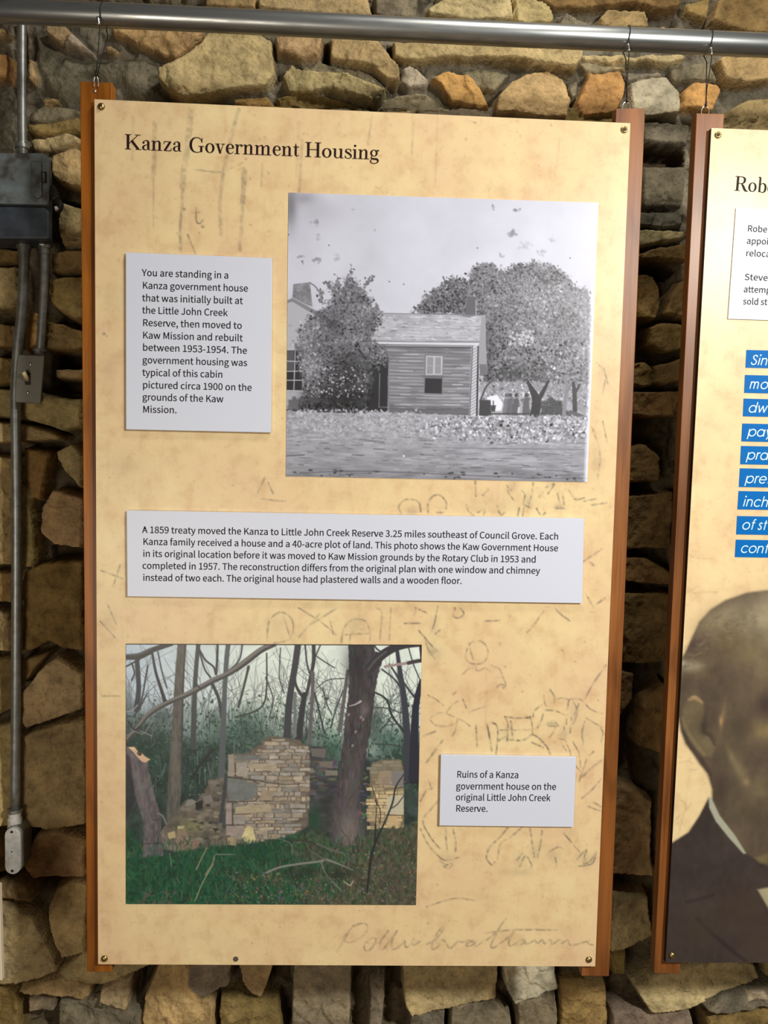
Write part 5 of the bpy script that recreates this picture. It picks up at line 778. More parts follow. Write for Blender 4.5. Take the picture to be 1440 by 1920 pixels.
def glyph_lines(lines, Y, shear=0.0):
    """Sans-serif text as one flat mesh; every line runs from its start to its end point (pixels of the photo)."""
    cu = bpy.data.curves.new('lettering', 'CURVE'); cu.dimensions = '2D'; cu.fill_mode = 'BOTH'; cu.offset = BOLD
    for text, p0, p1, em in lines:
        a, b = at(*p0, Y), at(*p1, Y); tw = sum(GLYPHS[c][0] for c in text) - 30.0
        ex = (b - a) / tw; k = np.linalg.norm(at(p0[0], p0[1] - em, Y) - a) / 1000.0
        ez = np.array((-ex[2], 0, ex[0])); ez = ez / np.linalg.norm(ez) * k; x = -25.0
        for i, c in enumerate(text):
            for sp in GLYPHS[c][1:]:
                P = np.array(sp, float).reshape(-1, 2); Q = a + (P[:, :1] + x) * ex + P[:, 1:] * ez
                s = cu.splines.new('POLY'); s.points.add(len(Q) - 1); s.use_cyclic_u = True
                s.points.foreach_set('co', np.c_[Q[:, 0], Q[:, 2], np.zeros(len(Q)), np.ones(len(Q))].astype(np.float32).ravel())
            x += GLYPHS[c][0] - (22 if text[i:i + 2] == 'tt' else 0)
    o = bpy.data.objects.new('lettering', cu); root_coll.objects.link(o); dg = bpy.context.evaluated_depsgraph_get(); dg.update()
    me = bpy.data.meshes.new_from_object(o.evaluated_get(dg)); bpy.data.objects.remove(o); bpy.data.curves.remove(cu)
    n = len(me.vertices); co = np.zeros(n * 3, np.float32); me.vertices.foreach_get('co', co); co = co.reshape(-1, 3)
    me.vertices.foreach_set('co', np.c_[co[:, 0], np.full(n, Y), co[:, 1]].astype(np.float32).ravel()); me.materials.clear(); me.update()
    return me

def oval(cx, cy, rx, ry, wt, wn, n=17):
    return [(cx + rx * math.cos(t), cy + ry * math.sin(t), wn + (wt - wn) * abs(math.cos(t)) ** 1.5) for t in [2 * math.pi * k / (n - 1) for k in range(n)]]
def L_(x0, y0, x1, y1, w): return [(x0, y0, w), (x1, y1, w)]
def ser(x, y, d=.15): return L_(x - d, y, x + d, y, .046)
def dot(x, y, r): return [(x - r, y, .2 * r), (x - r * .7, y, 1.45 * r), (x, y, 2 * r), (x + r * .7, y, 1.45 * r), (x + r, y, .2 * r)]
ST = .125
def arch(x): return [(x + .04, .45, .04), (x + .10, .56, .045), (x + .20, .63, .055), (x + .29, .61, .09), (x + .335, .50, ST), (x + .335, .40, ST), (x + .335, .0, ST)]
def stem_n(x): return [L_(x, 0, x, .63, ST), L_(x - .14, .60, x, .635, .05), ser(x, .022)]
SERIF = {   # advance, strokes of (x, y, width); cap height 1
 'K': (.98, [L_(.2, 0, .2, 1, .15), ser(.2, .975, .18), ser(.2, .025, .18), L_(.27, .40, .78, .97, .05), ser(.77, .975, .17), L_(.40, .60, .80, .03, .145), ser(.82, .025, .17)]),
 'G': (.97, [[(.79, .68, .035), (.74, .85, .05), (.62, .96, .05), (.46, .985, .052), (.29, .92, .09), (.17, .74, .14), (.13, .5, .155), (.17, .26, .14), (.29, .08, .09), (.46, .015, .052), (.62, .03, .05), (.75, .12, .05)], L_(.80, .98, .80, .66, .045), L_(.76, .04, .76, .42, .13), ser(.76, .42, .18)]),
 'H': (.98, [L_(.2, 0, .2, 1, .145), L_(.76, 0, .76, 1, .145), ser(.2, .975, .18), ser(.2, .025, .18), ser(.76, .975, .18), ser(.76, .025, .18), L_(.2, .51, .76, .51, .05)]),
 'R': (.90, [L_(.2, 0, .2, 1, .15), ser(.18, .975, .17), ser(.2, .025, .18), [(.22, .972, .05), (.46, .97, .05), (.62, .90, .11), (.66, .75, .15), (.61, .60, .11), (.46, .52, .05), (.22, .515, .05)], [(.46, .52, .06), (.58, .34, .14), (.72, .08, .14), (.86, .02, .06), (.93, .03, .04)]]),
 'a': (.56, [[(.09, .50, .04), (.14, .59, .05), (.26, .64, .05), (.36, .60, .09), (.40, .50, ST), (.40, .14, ST), (.44, .04, .06), (.53, .04, .035)], dot(.12, .49, .065), [(.38, .38, .035), (.24, .33, .055), (.13, .26, .10), (.10, .15, .125), (.15, .05, .08), (.24, .015, .05), (.33, .05, .04), (.39, .13, .035)]]),
 'b': (.66, [L_(.16, .02, .16, 1.04, ST), L_(.02, 1.02, .16, 1.05, .05), [(.2, .5, .04), (.28, .61, .05), (.38, .635, .06), (.51, .54, .12), (.55, .33, .14), (.51, .11, .12), (.38, .015, .055), (.26, .04, .045), (.19, .12, .04)]]),
 'e': (.55, [L_(.10, .36, .47, .36, .045), [(.465, .36, .09), (.45, .49, .11), (.38, .60, .06), (.28, .635, .05), (.15, .55, .11), (.10, .33, .14), (.14, .14, .12), (.23, .035, .07), (.32, .015, .05), (.43, .07, .045), (.49, .17, .03)]]),
 'g': (.58, [oval(.25, .43, .165, .205, .115, .045), [(.36, .56, .04), (.44, .63, .05), (.50, .625, .05)], dot(.50, .60, .05), [(.17, .25, .04), (.10, .17, .05), (.12, .08, .09), (.25, .04, .12), (.41, .03, .13), (.49, -.06, .11), (.46, -.19, .07), (.29, -.265, .05), (.12, -.23, .055), (.06, -.13, .07), (.10, -.02, .05), (.18, .05, .04)]]),
 'i': (.33, [*stem_n(.16), dot(.16, .87, .075)]),
 'm': (1.06, [*stem_n(.16), arch(.16), ser(.495, .022), arch(.5), ser(.835, .022, .16)]),
 'n': (.69, [*stem_n(.16), arch(.16), ser(.50, .022, .16)]),
 'o': (.62, [oval(.30, .325, .21, .30, .135, .045)]),
 'r': (.50, [*stem_n(.16), [(.2, .45, .04), (.26, .57, .05), (.34, .625, .05), (.42, .61, .06)], dot(.42, .56, .07)]),
 's': (.47, [[(.39, .46, .03), (.36, .57, .045), (.29, .63, .05), (.20, .635, .05), (.11, .57, .08), (.11, .46, .11), (.23, .37, .125), (.35, .28, .12), (.41, .16, .095), (.36, .05, .06), (.26, .015, .05), (.15, .03, .045), (.09, .1, .04), (.065, .21, .03)], L_(.39, .63, .39, .45, .035), L_(.065, .02, .065, .22, .035)]),
 't': (.43, [[(.17, .86, .02), (.17, .72, .08), (.17, .55, ST), (.17, .14, ST), (.21, .045, .08), (.29, .02, .045), (.38, .12, .035)], L_(.02, .62, .37, .62, .05)]),
 'u': (.69, [[(.16, .63, ST), (.16, .18, ST), (.20, .06, .08), (.29, .015, .05), (.40, .06, .045), (.47, .17, .04)], L_(.02, .61, .16, .635, .05), L_(.51, 0, .51, .63, ST), L_(.37, .61, .51, .635, .05), L_(.51, .022, .66, .022, .046)]),
 'v': (.60, [L_(.13, .62, .31, .0, .125), L_(.30, .02, .48, .62, .045), ser(.14, .622, .14), ser(.47, .622, .12)]),
 'z': (.54, [L_(.05, .62, .47, .62, .05), L_(.065, .63, .055, .45, .04), L_(.42, .61, .11, .04, .13), L_(.06, .025, .48, .025, .05), L_(.475, .02, .485, .20, .04)]), ' ': (.28, [])}
W1 = .148
def rd(cx, cy, a0, a1, r=.46, n=15): return [(cx + r * math.cos(math.radians(a0 + (a1 - a0) * k / (n - 1))), cy + r * math.sin(math.radians(a0 + (a1 - a0) * k / (n - 1))), W1) for k in range(n)]
def rnd_n(x): return [L_(x, 0, x, 1, W1), [(x, .55, W1), (x + .08, .82, W1), (x + .34, .94, W1), (x + .6, .82, W1), (x + .66, .55, W1), (x + .66, .3, W1), (x + .66, 0, W1)]]
ROUND = {'i': (.40, [L_(.15, 0, .15, 1, W1), dot(.15, 1.36, .12)]), 'n': (1.05, rnd_n(.15)), 'h': (1.05, [L_(.15, 0, .15, 1.45, W1)] + rnd_n(.15)[1:]),
 'm': (1.52, [L_(.15, 0, .15, 1, W1)] + [[(x, .55, W1), (x + .06, .84, W1), (x + .27, .94, W1), (x + .47, .84, W1), (x + .52, .55, W1), (x + .52, .3, W1), (x + .52, 0, W1)] for x in (.15, .67)]),
 'S': (.95, [[(.72, 1.08, W1), (.60, 1.28, W1), (.40, 1.33, W1), (.20, 1.22, W1), (.18, 1.0, W1), (.38, .78, W1), (.64, .60, W1), (.74, .36, W1), (.60, .12, W1), (.36, .05, W1), (.14, .16, W1), (.06, .36, W1)]]),
 'o': (1.16, [rd(.56, .5, 0, 360)]), 'c': (1.08, [rd(.56, .5, 42, 318)]), 'e': (1.14, [rd(.56, .5, 0, 320), L_(.12, .5, 1.02, .5, W1 * .9)]),
 'd': (1.26, [rd(.56, .5, 0, 360), L_(1.04, 0, 1.04, 1.45, W1)]), 'a': (1.26, [rd(.56, .5, 0, 360), L_(1.04, 0, 1.04, 1, W1)]), 'p': (1.26, [rd(.64, .5, 0, 360), L_(.15, -.40, .15, 1, W1)]),
 'r': (.62, [L_(.15, 0, .15, 1, W1), [(.15, .55, W1), (.22, .82, W1), (.40, .94, W1), (.56, .92, W1)]]), 'f': (.60, [[(.58, 1.36, W1), (.42, 1.40, W1), (.30, 1.28, W1), (.28, 1.0, W1), (.28, .5, W1), (.28, 0, W1)], L_(.08, .96, .54, .96, W1 * .9)]),
 's': (.72, [[(.54, .82, W1), (.42, .94, W1), (.28, .94, W1), (.17, .80, W1), (.24, .62, W1), (.42, .46, W1), (.52, .26, W1), (.40, .07, W1), (.24, .06, W1), (.08, .22, W1)]]), 't': (.56, [L_(.26, 0, .26, 1.32, W1), L_(.06, .96, .48, .96, W1 * .9)]),
 'w': (1.42, [L_(.08, 1, .38, .03, W1), L_(.36, .03, .68, .96, W1), L_(.66, .96, 1.0, .03, W1), L_(.98, .03, 1.28, 1, W1)]), 'y': (.98, [L_(.08, 1, .48, .05, W1), L_(.90, 1, .30, -.40, W1)]), ' ': (.42, [])}
def stroke_text(lines, Y, font):
    """Lettering drawn stroke by stroke (thick and thin), one flat mesh. line = text, start px, end px or None, unit height px, slant, spacing."""
    V, Fc = [], []
    for text, p0, p1, unit, slant in lines:
        a = at(*p0, Y); k = np.linalg.norm(at(p0[0], p0[1] - unit, Y) - a); tw = sum(font[c][0] for c in text)
        if len(p1) == 2: b = at(*p1, Y); ex = (b - a) / tw
        else: ex = np.array((math.cos(p1[0]), 0, math.sin(p1[0]))) * k
        ez = np.array((-ex[2], 0, ex[0])); ez = ez / np.linalg.norm(ez) * k; x = 0.0; kx = np.linalg.norm(ex) / k
        for c in text:
            for j, stq in enumerate(font[c][1]):
                S = np.array(stq, float); S = smooth_path(S, 5) if len(S) > 2 else S
                P = S[:, :2]; T = np.gradient(P, axis=0); T /= np.linalg.norm(T, axis=1)[:, None] + 1e-9; Nn = np.c_[-T[:, 1], T[:, 0]] * S[:, 2:] / 2
                if np.linalg.norm(P[0] - P[-1]) < 1e-6: Nn[0] = Nn[-1] = (Nn[0] + Nn[-1]) / 2
                base = len(V)
                for q in (P + Nn, P - Nn):
                    for u, v in q: w = a + (x + u + slant * v) * ex + v * ez; V.append((w[0], Y - 0.00002 * j, w[2]))
                m = len(P); Fc += [(base + i, base + i + 1, base + m + i + 1, base + m + i) for i in range(m - 1)]
            x += font[c][0]
    return mesh('lettering', V, Fc)

# ---------------------------------------------------------------- flat prints as gridded sheets
def sheet(name, pr, Y, thick, mats, parent, ink_light=None):
    """The print's grid at depth Y with edges and a back, one mesh."""
    Mi = np.linalg.inv(pr.M); gx, gy = np.meshgrid(np.arange(pr.w, dtype=float), np.arange(pr.h, dtype=float))
    q = np.stack([gx, gy, np.ones_like(gx)], -1) @ Mi.T; px = q[..., :2] / q[..., 2:]
    d = np.stack([(px[..., 0] - 720) / F, -(px[..., 1] - 960) / F, -np.ones_like(gx)], -1) @ CR.T
    t = (Y - CAM_LOC[1]) / d[..., 1]; co = (CAM_LOC + t[..., None] * d).reshape(-1, 3)
    idx = np.arange(pr.w * pr.h).reshape(pr.h, pr.w); fr = np.stack([idx[:-1, :-1], idx[1:, :-1], idx[1:, 1:], idx[:-1, 1:]], -1).reshape(-1, 4)
    c4 = co[[idx[0, 0], idx[0, -1], idx[-1, -1], idx[-1, 0]]]; n = len(co); back = c4 + np.array((0, thick, 0))
    co = np.vstack([co, c4, back]); e = np.array([(n + i, n + (i + 1) % 4, n + 4 + (i + 1) % 4, n + 4 + i) for i in range(4)] + [(n + 4, n + 5, n + 6, n + 7)])
    rgba = np.concatenate([lin(np.clip(pr.img[..., :3], 0, 255)) / np.array(ink_light or INK_LIGHT), pr.img[..., 3:]], -1).reshape(-1, 4); rgba = np.vstack([rgba, np.tile((.1, .1, .1, 1.), (8, 1))])
    me = bpy.data.meshes.new(name); grid_mesh(me, co, np.vstack([fr, e]), 'ink', rgba)
    mi = np.zeros(len(fr) + 5, np.int32); mi[len(fr):] = 1
    for m in mats: me.materials.append(m)
    me.polygons.foreach_set('material_index', mi); return link(name, me, None, parent)
INK_LIGHT = (0.95, 0.90, 0.82)                                     # ink reflectance that reads as the photograph's tone under the room's light
def slab_px(name, quad, y0, y1, m, parent, bevel=0.0):
    bm = bmesh.new(); quad_slab(bm, [tuple(at(u, v, y0)[[0, 2]]) for u, v in quad], y0, y1, bevel); return link(name, from_bm(name, bm), m, parent)
def screw(parent, u, v, domed):
    c = at(u, v, 0.0); bm = bmesh.new()
    if domed: lathe_y(bm, c, [(.0062, -.0003), (.0060, -.0014), (.0048, -.0030), (.0028, -.0041), (.0008, -.0045)], 24)
    else: lathe_y(bm, c, [(.0060, -.0003), (.0059, -.0012), (.0046, -.0022), (.0034, -.0022), (.0031, -.0014)], 24)
    s = link('screw', from_bm('screw', bm), M['brass'], parent, True)
    bm = bmesh.new(); y = -.0046 if domed else -.0016
    if domed: box(bm, c[0] - .0020, c[0] + .0020, y, y + .001, c[2] - .00035, c[2] + .00035)
    else: lathe_y(bm, c, [(.0030, y), (.0024, y - .0004), (.0008, y - .0002)], 16)
    link('screw_recess', from_bm('screw_recess', bm), M['brass_dark'], s)
def strip(parent, quad, wood):
    return slab_px('wooden_strip', quad, 0.0102, 0.0322, wood, parent, 0.0012)
def screw_eye(parent, u, v, w=.0065, h=.011, front=False):
    c = at(u, v, .021 if not front else .0085); bm = bmesh.new()
    pts = [(c[0] - w, c[1], c[2] - .006), (c[0] - w, c[1], c[2] + h * .35), (c[0] - w * .6, c[1], c[2] + h * .8), (c[0], c[1], c[2] + h), (c[0] + w * .6, c[1], c[2] + h * .8), (c[0] + w, c[1], c[2] + h * .35), (c[0] + w, c[1], c[2] - .006)]
    tube(bm, smooth_path(pts, 4), .0009, 8); link('screw_eye', from_bm('screw_eye', bm), M['silver'], parent, True); return c + np.array((0, 0, h))

# ---------------------------------------------------------------- galvanized pipe across the top, with its hanging wires
PIPE_Y, PIPE_Z, PIPE_R = .021, .9085, .0192
bm = bmesh.new(); tube(bm, [(-1.7, PIPE_Y, PIPE_Z + .001), (-.36, PIPE_Y, PIPE_Z + .002), (.25, PIPE_Y, PIPE_Z - .001), (1.9, PIPE_Y, PIPE_Z - .001)], PIPE_R, 40)
rail = tag(link('hanging_pipe', from_bm('hanging_pipe', bm), M['galv'], None, True), 'long horizontal galvanized steel pipe across the top, holding up the signs', 'pipe')

# ---------------------------------------------------------------- the main panel
CARD_Y = -.0062
B = at(680, 1812, 0.0)
main = tag(empty('exhibit_sign', (float(B[0]), 0.016, float(B[2]))), 'large parchment-coloured sign titled Kanza Government Housing, hung in the centre', 'sign', 'hanging exhibit signs')
sheet('board', paint_sketch(MAIN_QUAD), 0.0, .010, [M['parchment'], M['edge_pale']], main)
strip(main, [(150, 152), (210, 155), (210, 1823), (163, 1822)], M['wood_orange']); strip(main, [(1155, 203), (1210, 203), (1142, 1831), (1090, 1830)], M['wood_red'])
screw(main, 190, 200, True); screw(main, 1170, 243, False); screw(main, 1104, 1799, True); screw(main, 196, 1797, True)
bm = bmesh.new(); lathe_y(bm, at(442, 1798, 0), [(.0050, -.0002), (.0048, -.0008), (.0010, -.0010)], 20); link('plug', from_bm('plug', bm), M['plug'], main)
eyeL = screw_eye(main, 180, 156, .0035, .012, True); eyeR = screw_eye(main, 1174, 203)
c = at(178, 171, .0102); bm = bmesh.new(); lathe_y(bm, c, [(.0028, -.0002), (.0024, -.0012), (.0006, -.0018)], 14); link('eye_screw', from_bm('eye_screw', bm), M['silver'], main, True)
title = link('title_lettering', stroke_text([('Kanza', (233.5, 279.7), (341, 284.4), 28.5, 0), ('Government', (353.5, 285.3), (562.5, 293.3), 28.5, 0), ('Housing', (571.5, 294.0), (711.5, 299.4), 28.0, 0)], -.0005, SERIF), M['title_ink'], main)
sheet('archive_photograph', paint_house(), -.0009, .0008, [M['photo'], M['edge_pale']], main)
sheet('ruins_photograph', paint_ruins(), -.0009, .0008, [M['photo'], M['edge']], main)
def card(quad, lines, parent, em):
    c = slab_px('caption_card', quad, CARD_Y, -.0012, M['card'], parent, .0003)
    link('lettering', glyph_lines([(t, a, b, em) for t, a, b in lines], CARD_Y - .0003), M['ink'], c); return c
card([(236, 473), (510, 484), (508, 811), (236.5, 805)], [('You are standing in a', (266.6, 517.2), (429, 522.3)), ('Kanza government house', (267, 541), (465.3, 546.8)), ('that was initially built at', (266.7, 564.6), (455.4, 570)), ('the Little John Creek', (266.7, 587.5), (427.3, 592.6)), ('Reserve, then moved to', (267.3, 611), (454, 616.6)), ('Kaw Mission and rebuilt', (267.3, 634.4), (455.2, 640)), ('between 1953-1954. The', (267.3, 657.3), (463.5, 663.3)), ('government housing was', (267, 680.9), (463.8, 686.3)), ('typical of this cabin', (267, 704.3), (418, 708.2)), ('pictured circa 1900 on the', (267.3, 727.6), (472.3, 732.8)), ('grounds of the Kaw', (267, 750.4), (419, 754.3)), ('Mission.', (267.6, 773.5), (332, 774.8))], main, 19.0)
card([(237.5, 957), (1095, 972), (1092, 1131), (239, 1118)], [('A 1859 treaty moved the Kanza to Little John Creek Reserve 3.25 miles southeast of Council Grove. Each', (267, 999.2), (1047.8, 1011.6)), ('Kanza family received a house and a 40-acre plot of land. This photo shows the Kaw Government House', (268, 1021.4), (1046.6, 1033.6)), ('in its original location before it was moved to Kaw Mission grounds by the Rotary Club in 1953 and', (268, 1043.9), (1005.4, 1054.8)), ('completed in 1957. The reconstruction differs from the original plan with one window and chimney', (267, 1066.4), (1012.5, 1076)), ('instead of two each. The original house had plastered walls and a wooden floor.', (268, 1088.9), (866.4, 1094.9))], main, 18.6)
card([(826.7, 1415.6), (1080.5, 1420), (1075.5, 1550.8), (824, 1548)], [('Ruins of a Kanza', (856.4, 1457.8), (972.6, 1459)), ('government house on the', (855, 1480), (1043, 1481)), ('original Little John Creek', (854.6, 1500.8), (1032.4, 1502)), ('Reserve.', (854.4, 1521.7), (914.8, 1522.2))], main, 18.4)

# ---------------------------------------------------------------- the neighbouring panel, cut by the right edge of the frame
a, b = at(1334, 240), at(1248, 1805); PW = .914
quad2 = [(1334, 240)] + [tuple(to_px(np.array((p[0] + PW, 0.0, p[2])))) for p in (a, b)] + [(1248, 1805)]
second = tag(empty('exhibit_sign', (float(b[0]) + PW / 2, 0.016, float(b[2]))), 'cream sign with blue quotation strips and an old portrait, hung at the right', 'sign', 'hanging exhibit signs')
sheet('board', paint_portrait(quad2), 0.0, .010, [M['parchment'], M['edge']], second, (1.0, .98, .98))
sq = [(1306, 212), (1358, 213), (1275, 1826), (1226, 1825)]; strip(second, sq, M['wood_red'])
bm = bmesh.new(); box(bm, a[0] + PW - .026, a[0] + PW + .024, .0102, .0322, b[2] - .016, a[2] + .026, .0012); link('wooden_strip', from_bm('wooden_strip', bm), M['wood_red'], second)
screw(second, 1346, 253, False); screw(second, 1260, 1791, True); eyeS = screw_eye(second, 1322, 211)
link('title_lettering', stroke_text([('Robe', (1376.5, 357.2), (1453, 363), 27.5, 0)], -.0005, SERIF), M['ink'], second)
CY2 = -.0022; tl, bl = at(1380, 390, CY2), at(1365, 598, CY2); bm = bmesh.new(); xr = a[0] + PW - .05
quad_slab(bm, [(tl[0], tl[2]), (xr, tl[2] + .001), (xr, bl[2]), (bl[0], bl[2])], CY2, -.0006, .0003); c = link('caption_card', from_bm('caption_card', bm), M['card'], second)
for para in ([('Rober', (1401.4, 433.9), (1444.5, 436.2)), ('appoi', (1399.8, 456.9), (1441, 458.6)), ('reloca', (1398.4, 480), (1444.5, 482))], [('Steven', (1396, 524.8), (1450, 527)), ('attemp', (1394.2, 547.8), (1446, 549.8)), ('sold st', (1393.2, 570.5), (1438.5, 572))]):
    link('lettering', glyph_lines([(t, p, q, 17.6) for t, p, q in para], CY2 - .0003), M['ink'], c)
for text, lt, lb, st in [('Sin', (1399.8, 656), (1398, 689.3), (1407, 684)), ('mo', (1397, 703), (1395.5, 736.5), (1404, 728.6)), ('dw', (1394.6, 747.3), (1393, 780.5), (1402, 773.2)), ('pay', (1392, 794), (1390.3, 827.5), (1400.5, 817.8)), ('pra', (1389.6, 836), (1388, 870.4), (1398.5, 861.4)), ('pref', (1387.5, 878), (1385.5, 913), (1396, 905.6)), ('inch', (1385, 920.6), (1383, 955), (1392, 949.4)), ('of st', (1382.3, 967.5), (1380.5, 1002), (1390, 992.7)), ('conf', (1380, 1011.8), (1378, 1044.5), (1387.5, 1036.3))]:
    p, q = at(*lt, -.0007), at(*lb, -.0007); bm = bmesh.new(); quad_slab(bm, [(p[0], p[2]), (p[0] + .34 + .02 * math.sin(lt[1]), p[2] + .001), (p[0] + .34 + .02 * math.sin(lt[1]), q[2] + .001), (q[0], q[2])], -.0007, -.0001)
    lab = link('quotation_strip', from_bm('quotation_strip', bm), M['blue'], second)
    link('lettering', stroke_text([(text, st, (-.004,), 13.6, .21)], -.0010, ROUND), M['white_ink'], lab)

# ---------------------------------------------------------------- wires that hang the panels from the pipe
def wire(label, u, v, eye):
    """u, v: crimp sleeve on the front of the pipe; the strands meet in the screw eye."""
    s = at(u, v, PIPE_Y - PIPE_R - .0016); x = float(s[0]); r = PIPE_R + .0012
    root = tag(empty('hanging_wire', tuple(map(float, eye))), label, 'wire', 'wires looped over the pipe')
    a0 = -math.radians(38); loop = [(x + .003 * math.sin(t * 3), PIPE_Y - r * math.cos(a0 + (math.radians(215) - a0) * t), PIPE_Z + r * math.sin(a0 + (math.radians(215) - a0) * t)) for t in [k / 20 for k in range(21)]]
    e = np.array(eye); bm = bmesh.new()
    tube(bm, [tuple(e), (e[0] + .3 * (x - e[0]) + .001, e[1] - .002, e[2] + .25 * (PIPE_Z - e[2])), (x + .001, PIPE_Y - PIPE_R - .0014, s[2] - .012), (x, PIPE_Y - PIPE_R - .0016, s[2])] + loop[1:] + [(x + .005, PIPE_Y + .009, PIPE_Z - r - .008), (e[0] + .0012, e[1], e[2])], .0009, 8)
    link('cable', from_bm('cable', bm), M['cable'], root, True)
    bm = bmesh.new(); tube(bm, [tuple(e + np.array((0, -.001, -.001))), tuple(e + np.array((.0006, -.001, .006)))], [.0024, .0016], 10); link('cable_knot', from_bm('cable_knot', bm), M['cable'], root, True)
    bm = bmesh.new(); zs = [s[2] - .0065, s[2] - .004, s[2] - .0015, s[2] + .001, s[2] + .0035, s[2] + .006]; tube(bm, [(x - .0004 * k, PIPE_Y - PIPE_R - .0030, z) for k, z in enumerate(zs)], [.0022, .0027, .0021, .0027, .0021, .0024], 12)
    link('crimp_sleeve', from_bm('crimp_sleeve', bm), M['silver'], root, True)
wire('thin black wire with silver crimp at the upper left corner of the centre sign', 186, 40, eyeL)
wire('thin black wire with silver crimp at the upper right corner of the centre sign', 1179, 90, eyeR)
wire('thin black wire with silver crimp holding the sign that has the portrait', 1334, 97, eyeS)

# ---------------------------------------------------------------- electrical gear on the wall, left edge
CY = .240
def conduit(label, pts, rad, ends):
    P = [at(u, v, CY) for u, v in pts]; bm = bmesh.new(); tube(bm, smooth_path([tuple(p) for p in P], 5), rad, 20)
    o = tag(link('electrical_conduit', from_bm('electrical_conduit', bm), M['conduit'], None, True), label, 'conduit', 'conduits on the stone wall')
    for (u, v), dz in ends:
        c = at(u, v, CY); bm = bmesh.new(); tube(bm, [(c[0], CY, c[2]), (c[0], CY, c[2] - dz * .35), (c[0], CY, c[2] - dz * .36), (c[0], CY, c[2] - dz)], [rad * 1.5, rad * 1.5, rad * 1.22, rad * 1.2], 20); link('conduit_connector', from_bm('conduit_connector', bm), M['conduit'], o)
    return o
conduit('thin steel conduit running down from behind the pipe into the grey box', [(41, -60), (41, 40), (41, 160), (42, 292)], .0090, [((41.5, 272), .02)])
conduit('long grey conduit from the grey box past the switch to the white fitting', [(45, 455), (45, 500), (41, 580), (33, 660), (29, 740), (30, 860), (31, 1000), (30, 1300), (28, 1528)], .0098, [((45, 459), .022), ((28, 1516), .02)])
conduit('short conduit between the grey box and the top of the light switch', [(83, 455), (83, 520), (79, 600), (74, 672)], .0080, [((83, 459), .018), ((73.5, 655), .014)])
# safety switch box
c = at(30, 456, .2); root = tag(empty('disconnect_box', (float(c[0]), .2, float(c[2]))), 'grey and dark blue electrical box with a black side lever at the left edge', 'electrical box')
slab_px('enclosure', [(-60, 292), (70, 293), (74, 300), (76, 450), (-60, 448)], .196, .262, M['enamel_dark'], root, .003)
door = slab_px('door', [(-60, 286), (80, 286), (92, 296), (92, 372), (88, 384), (-60, 381)], .184, .197, M['enamel'], root, .003)
slab_px('raised_panel', [(57, 300), (77, 302), (78, 366), (70, 373), (58, 366)], .179, .1845, M['enamel'], door, .003)
lat = at(81, 333, .183); bm = bmesh.new(); tube(bm, [(lat[0] - .0045, .182, lat[2] - .010), (lat[0] + .0045, .182, lat[2] - .010), (lat[0] + .005, .182, lat[2] + .010), (lat[0] - .0045, .182, lat[2] + .010)], .0015, 8, closed=True); link('latch', from_bm('latch', bm), M['black'], door)
slab_px('lower_cover', [(-60, 386), (82, 388), (92, 396), (92, 448), (-60, 447)], .178, .197, M['enamel_dark'], root, .004)
bm = bmesh.new(); pv = at(93, 356, .20); p1, p2, p3, p4 = at(100, 364, .195), at(106, 376, .19), at(104, 390, .188), at(96, 384, .19)
tube(bm, smooth_path([tuple(pv), tuple(p1), tuple(p2)], 5), [.012 * (1 - .03 * k) for k in range(11)], 14); tube(bm, smooth_path([tuple(p2), tuple(at(113, 384, .188)), tuple(at(109, 394, .188)), tuple(p3)], 4), .0065, 12)
lever = link('lever', from_bm('lever', bm), M['black'], root, True)
slab_px('lever_tip', [(101, 387), (106, 386), (109, 391), (104, 395)], .174, .180, M['offwhite'], lever, .001)
slab_px('knockout', [(73, 455), (83, 455), (83, 459), (73, 459)], .205, .215, M['silver'], root, .001)
# light switch
c = at(52, 756, .21); root = tag(empty('light_switch', (float(c[0]), .21, float(c[2]))), 'surface mounted grey metal light switch with an ivory toggle', 'switch')
slab_px('switch_box', [(40, 668), (63, 669), (57, 752), (35, 750)], .205, .262, M['plate'], root, .002)
slab_px('cover_plate', [(32.5, 664.5), (83.5, 666.5), (76, 757), (26.5, 754)], .1985, .205, M['plate'], root, .0016)
tc = at(52, 710, .198); bm = bmesh.new(); quad_slab(bm, [(tc[0] - .0055, tc[2] - .012), (tc[0] + .0055, tc[2] - .012), (tc[0] + .0055, tc[2] + .012), (tc[0] - .0055, tc[2] + .012)], .1975, .1990, .0006); link('toggle_slot', from_bm('toggle_slot', bm), M['black'], root)
bm = bmesh.new(); tube(bm, [(tc[0], .1985, tc[2] - .002), (tc[0] - .001, .190, tc[2] + .005), (tc[0] - .002, .183, tc[2] + .011)], [.0052, .0046, .0040], 10); link('toggle', from_bm('toggle', bm), M['ivory'], root, True)
for u, v in ((57, 683), (52, 736)):
    bm = bmesh.new(); lathe_y(bm, at(u, v, .1985), [(.0032, 0), (.0028, -.001), (.0008, -.0016)], 14); link('plate_screw', from_bm('plate_screw', bm), M['silver'], root, True)
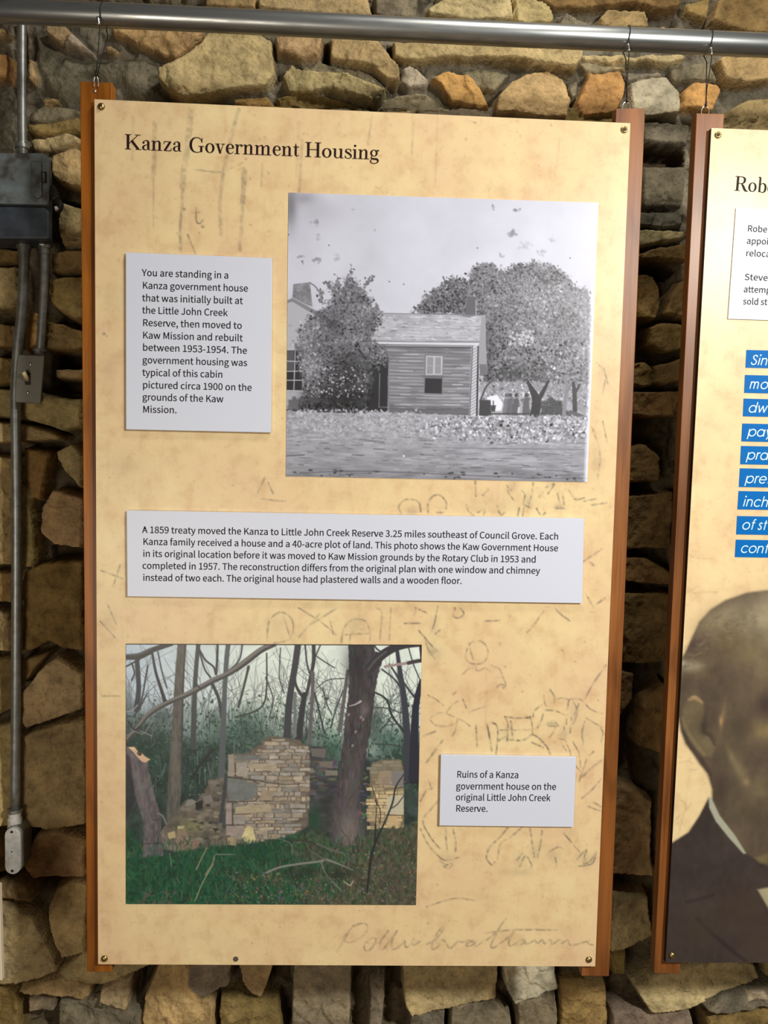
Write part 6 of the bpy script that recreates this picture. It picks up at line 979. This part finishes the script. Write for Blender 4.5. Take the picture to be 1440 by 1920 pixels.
# conduit body at the foot of the long conduit
def stadium(u0, u1, v0, v1, Y, n=8):
    p, q = at(u0, v0, Y), at(u1, v1, Y); x0, x1, z1, z0 = p[0], q[0], p[2], q[2]; r = (x1 - x0) / 2; cx = (x0 + x1) / 2
    return [(cx + r * math.cos(t), z1 - r + r * math.sin(t)) for t in [math.pi * k / n for k in range(n + 1)]] + [(cx - r * math.cos(t), z0 + r - r * math.sin(t)) for t in [math.pi * k / n for k in range(n + 1)]]
c = at(23, 1640, .215); root = tag(empty('conduit_fitting', (float(c[0]), .22, float(c[2]))), 'white painted elbow fitting at the bottom end of the long conduit', 'conduit fitting')
bm = bmesh.new(); quad_slab(bm, stadium(10, 44, 1548, 1636, .222), .222, .268, .002); link('fitting_body', from_bm('fitting_body', bm), M['conduit'], root)
cov = None; bm = bmesh.new(); quad_slab(bm, stadium(8, 38, 1553, 1640, .212), .212, .222, .002); cov = link('fitting_cover', from_bm('fitting_cover', bm), M['offwhite'], root)
bm = bmesh.new(); h0, h1 = at(28, 1517, CY), at(28, 1556, CY); tube(bm, [tuple(h0), (h0[0], CY, h0[2] - .018), (h0[0], CY, h0[2] - .019), tuple(h1)], [.0125, .0125, .0145, .0145], 20); link('fitting_hub', from_bm('fitting_hub', bm), M['offwhite'], root)
for u, v in ((22, 1560), (23, 1633), (22, 1597)):
    bm = bmesh.new(); lathe_y(bm, at(u, v, .212), [(.0030 if v != 1597 else .0014, 0), (.0024 if v != 1597 else .001, -.001)], 12); link('cover_screw', from_bm('cover_screw', bm), M['brass_dark'], cov)

# ---------------------------------------------------------------- corner of a small board at the lower left
e = at(4.2, 1838, 0.0); t = at(-1, 1660, 0.0); bm = bmesh.new(); quad_slab(bm, [(e[0] - .24, e[2] - .004), (e[0], e[2]), (t[0], t[2]), (t[0] - .24, t[2] - .004)], 0.0, .010, .0005)
root = tag(empty('small_sign', (float(e[0]) - .12, .005, float(e[2]))), 'pale cream sign corner peeking in at the lower left of the frame', 'sign')
link('sign_face', from_bm('sign_face', bm), M['edge_pale'], root)
bm = bmesh.new(); tube(bm, [(e[0] - .12, .012, t[2] - .03), (e[0] - .12, .16, t[2] - .03), (e[0] - .12, wall_front(e[0] - .12, t[2] - .03) + .01, t[2] - .03)], .006, 10); link('bracket', from_bm('bracket', bm), M['conduit'], root)
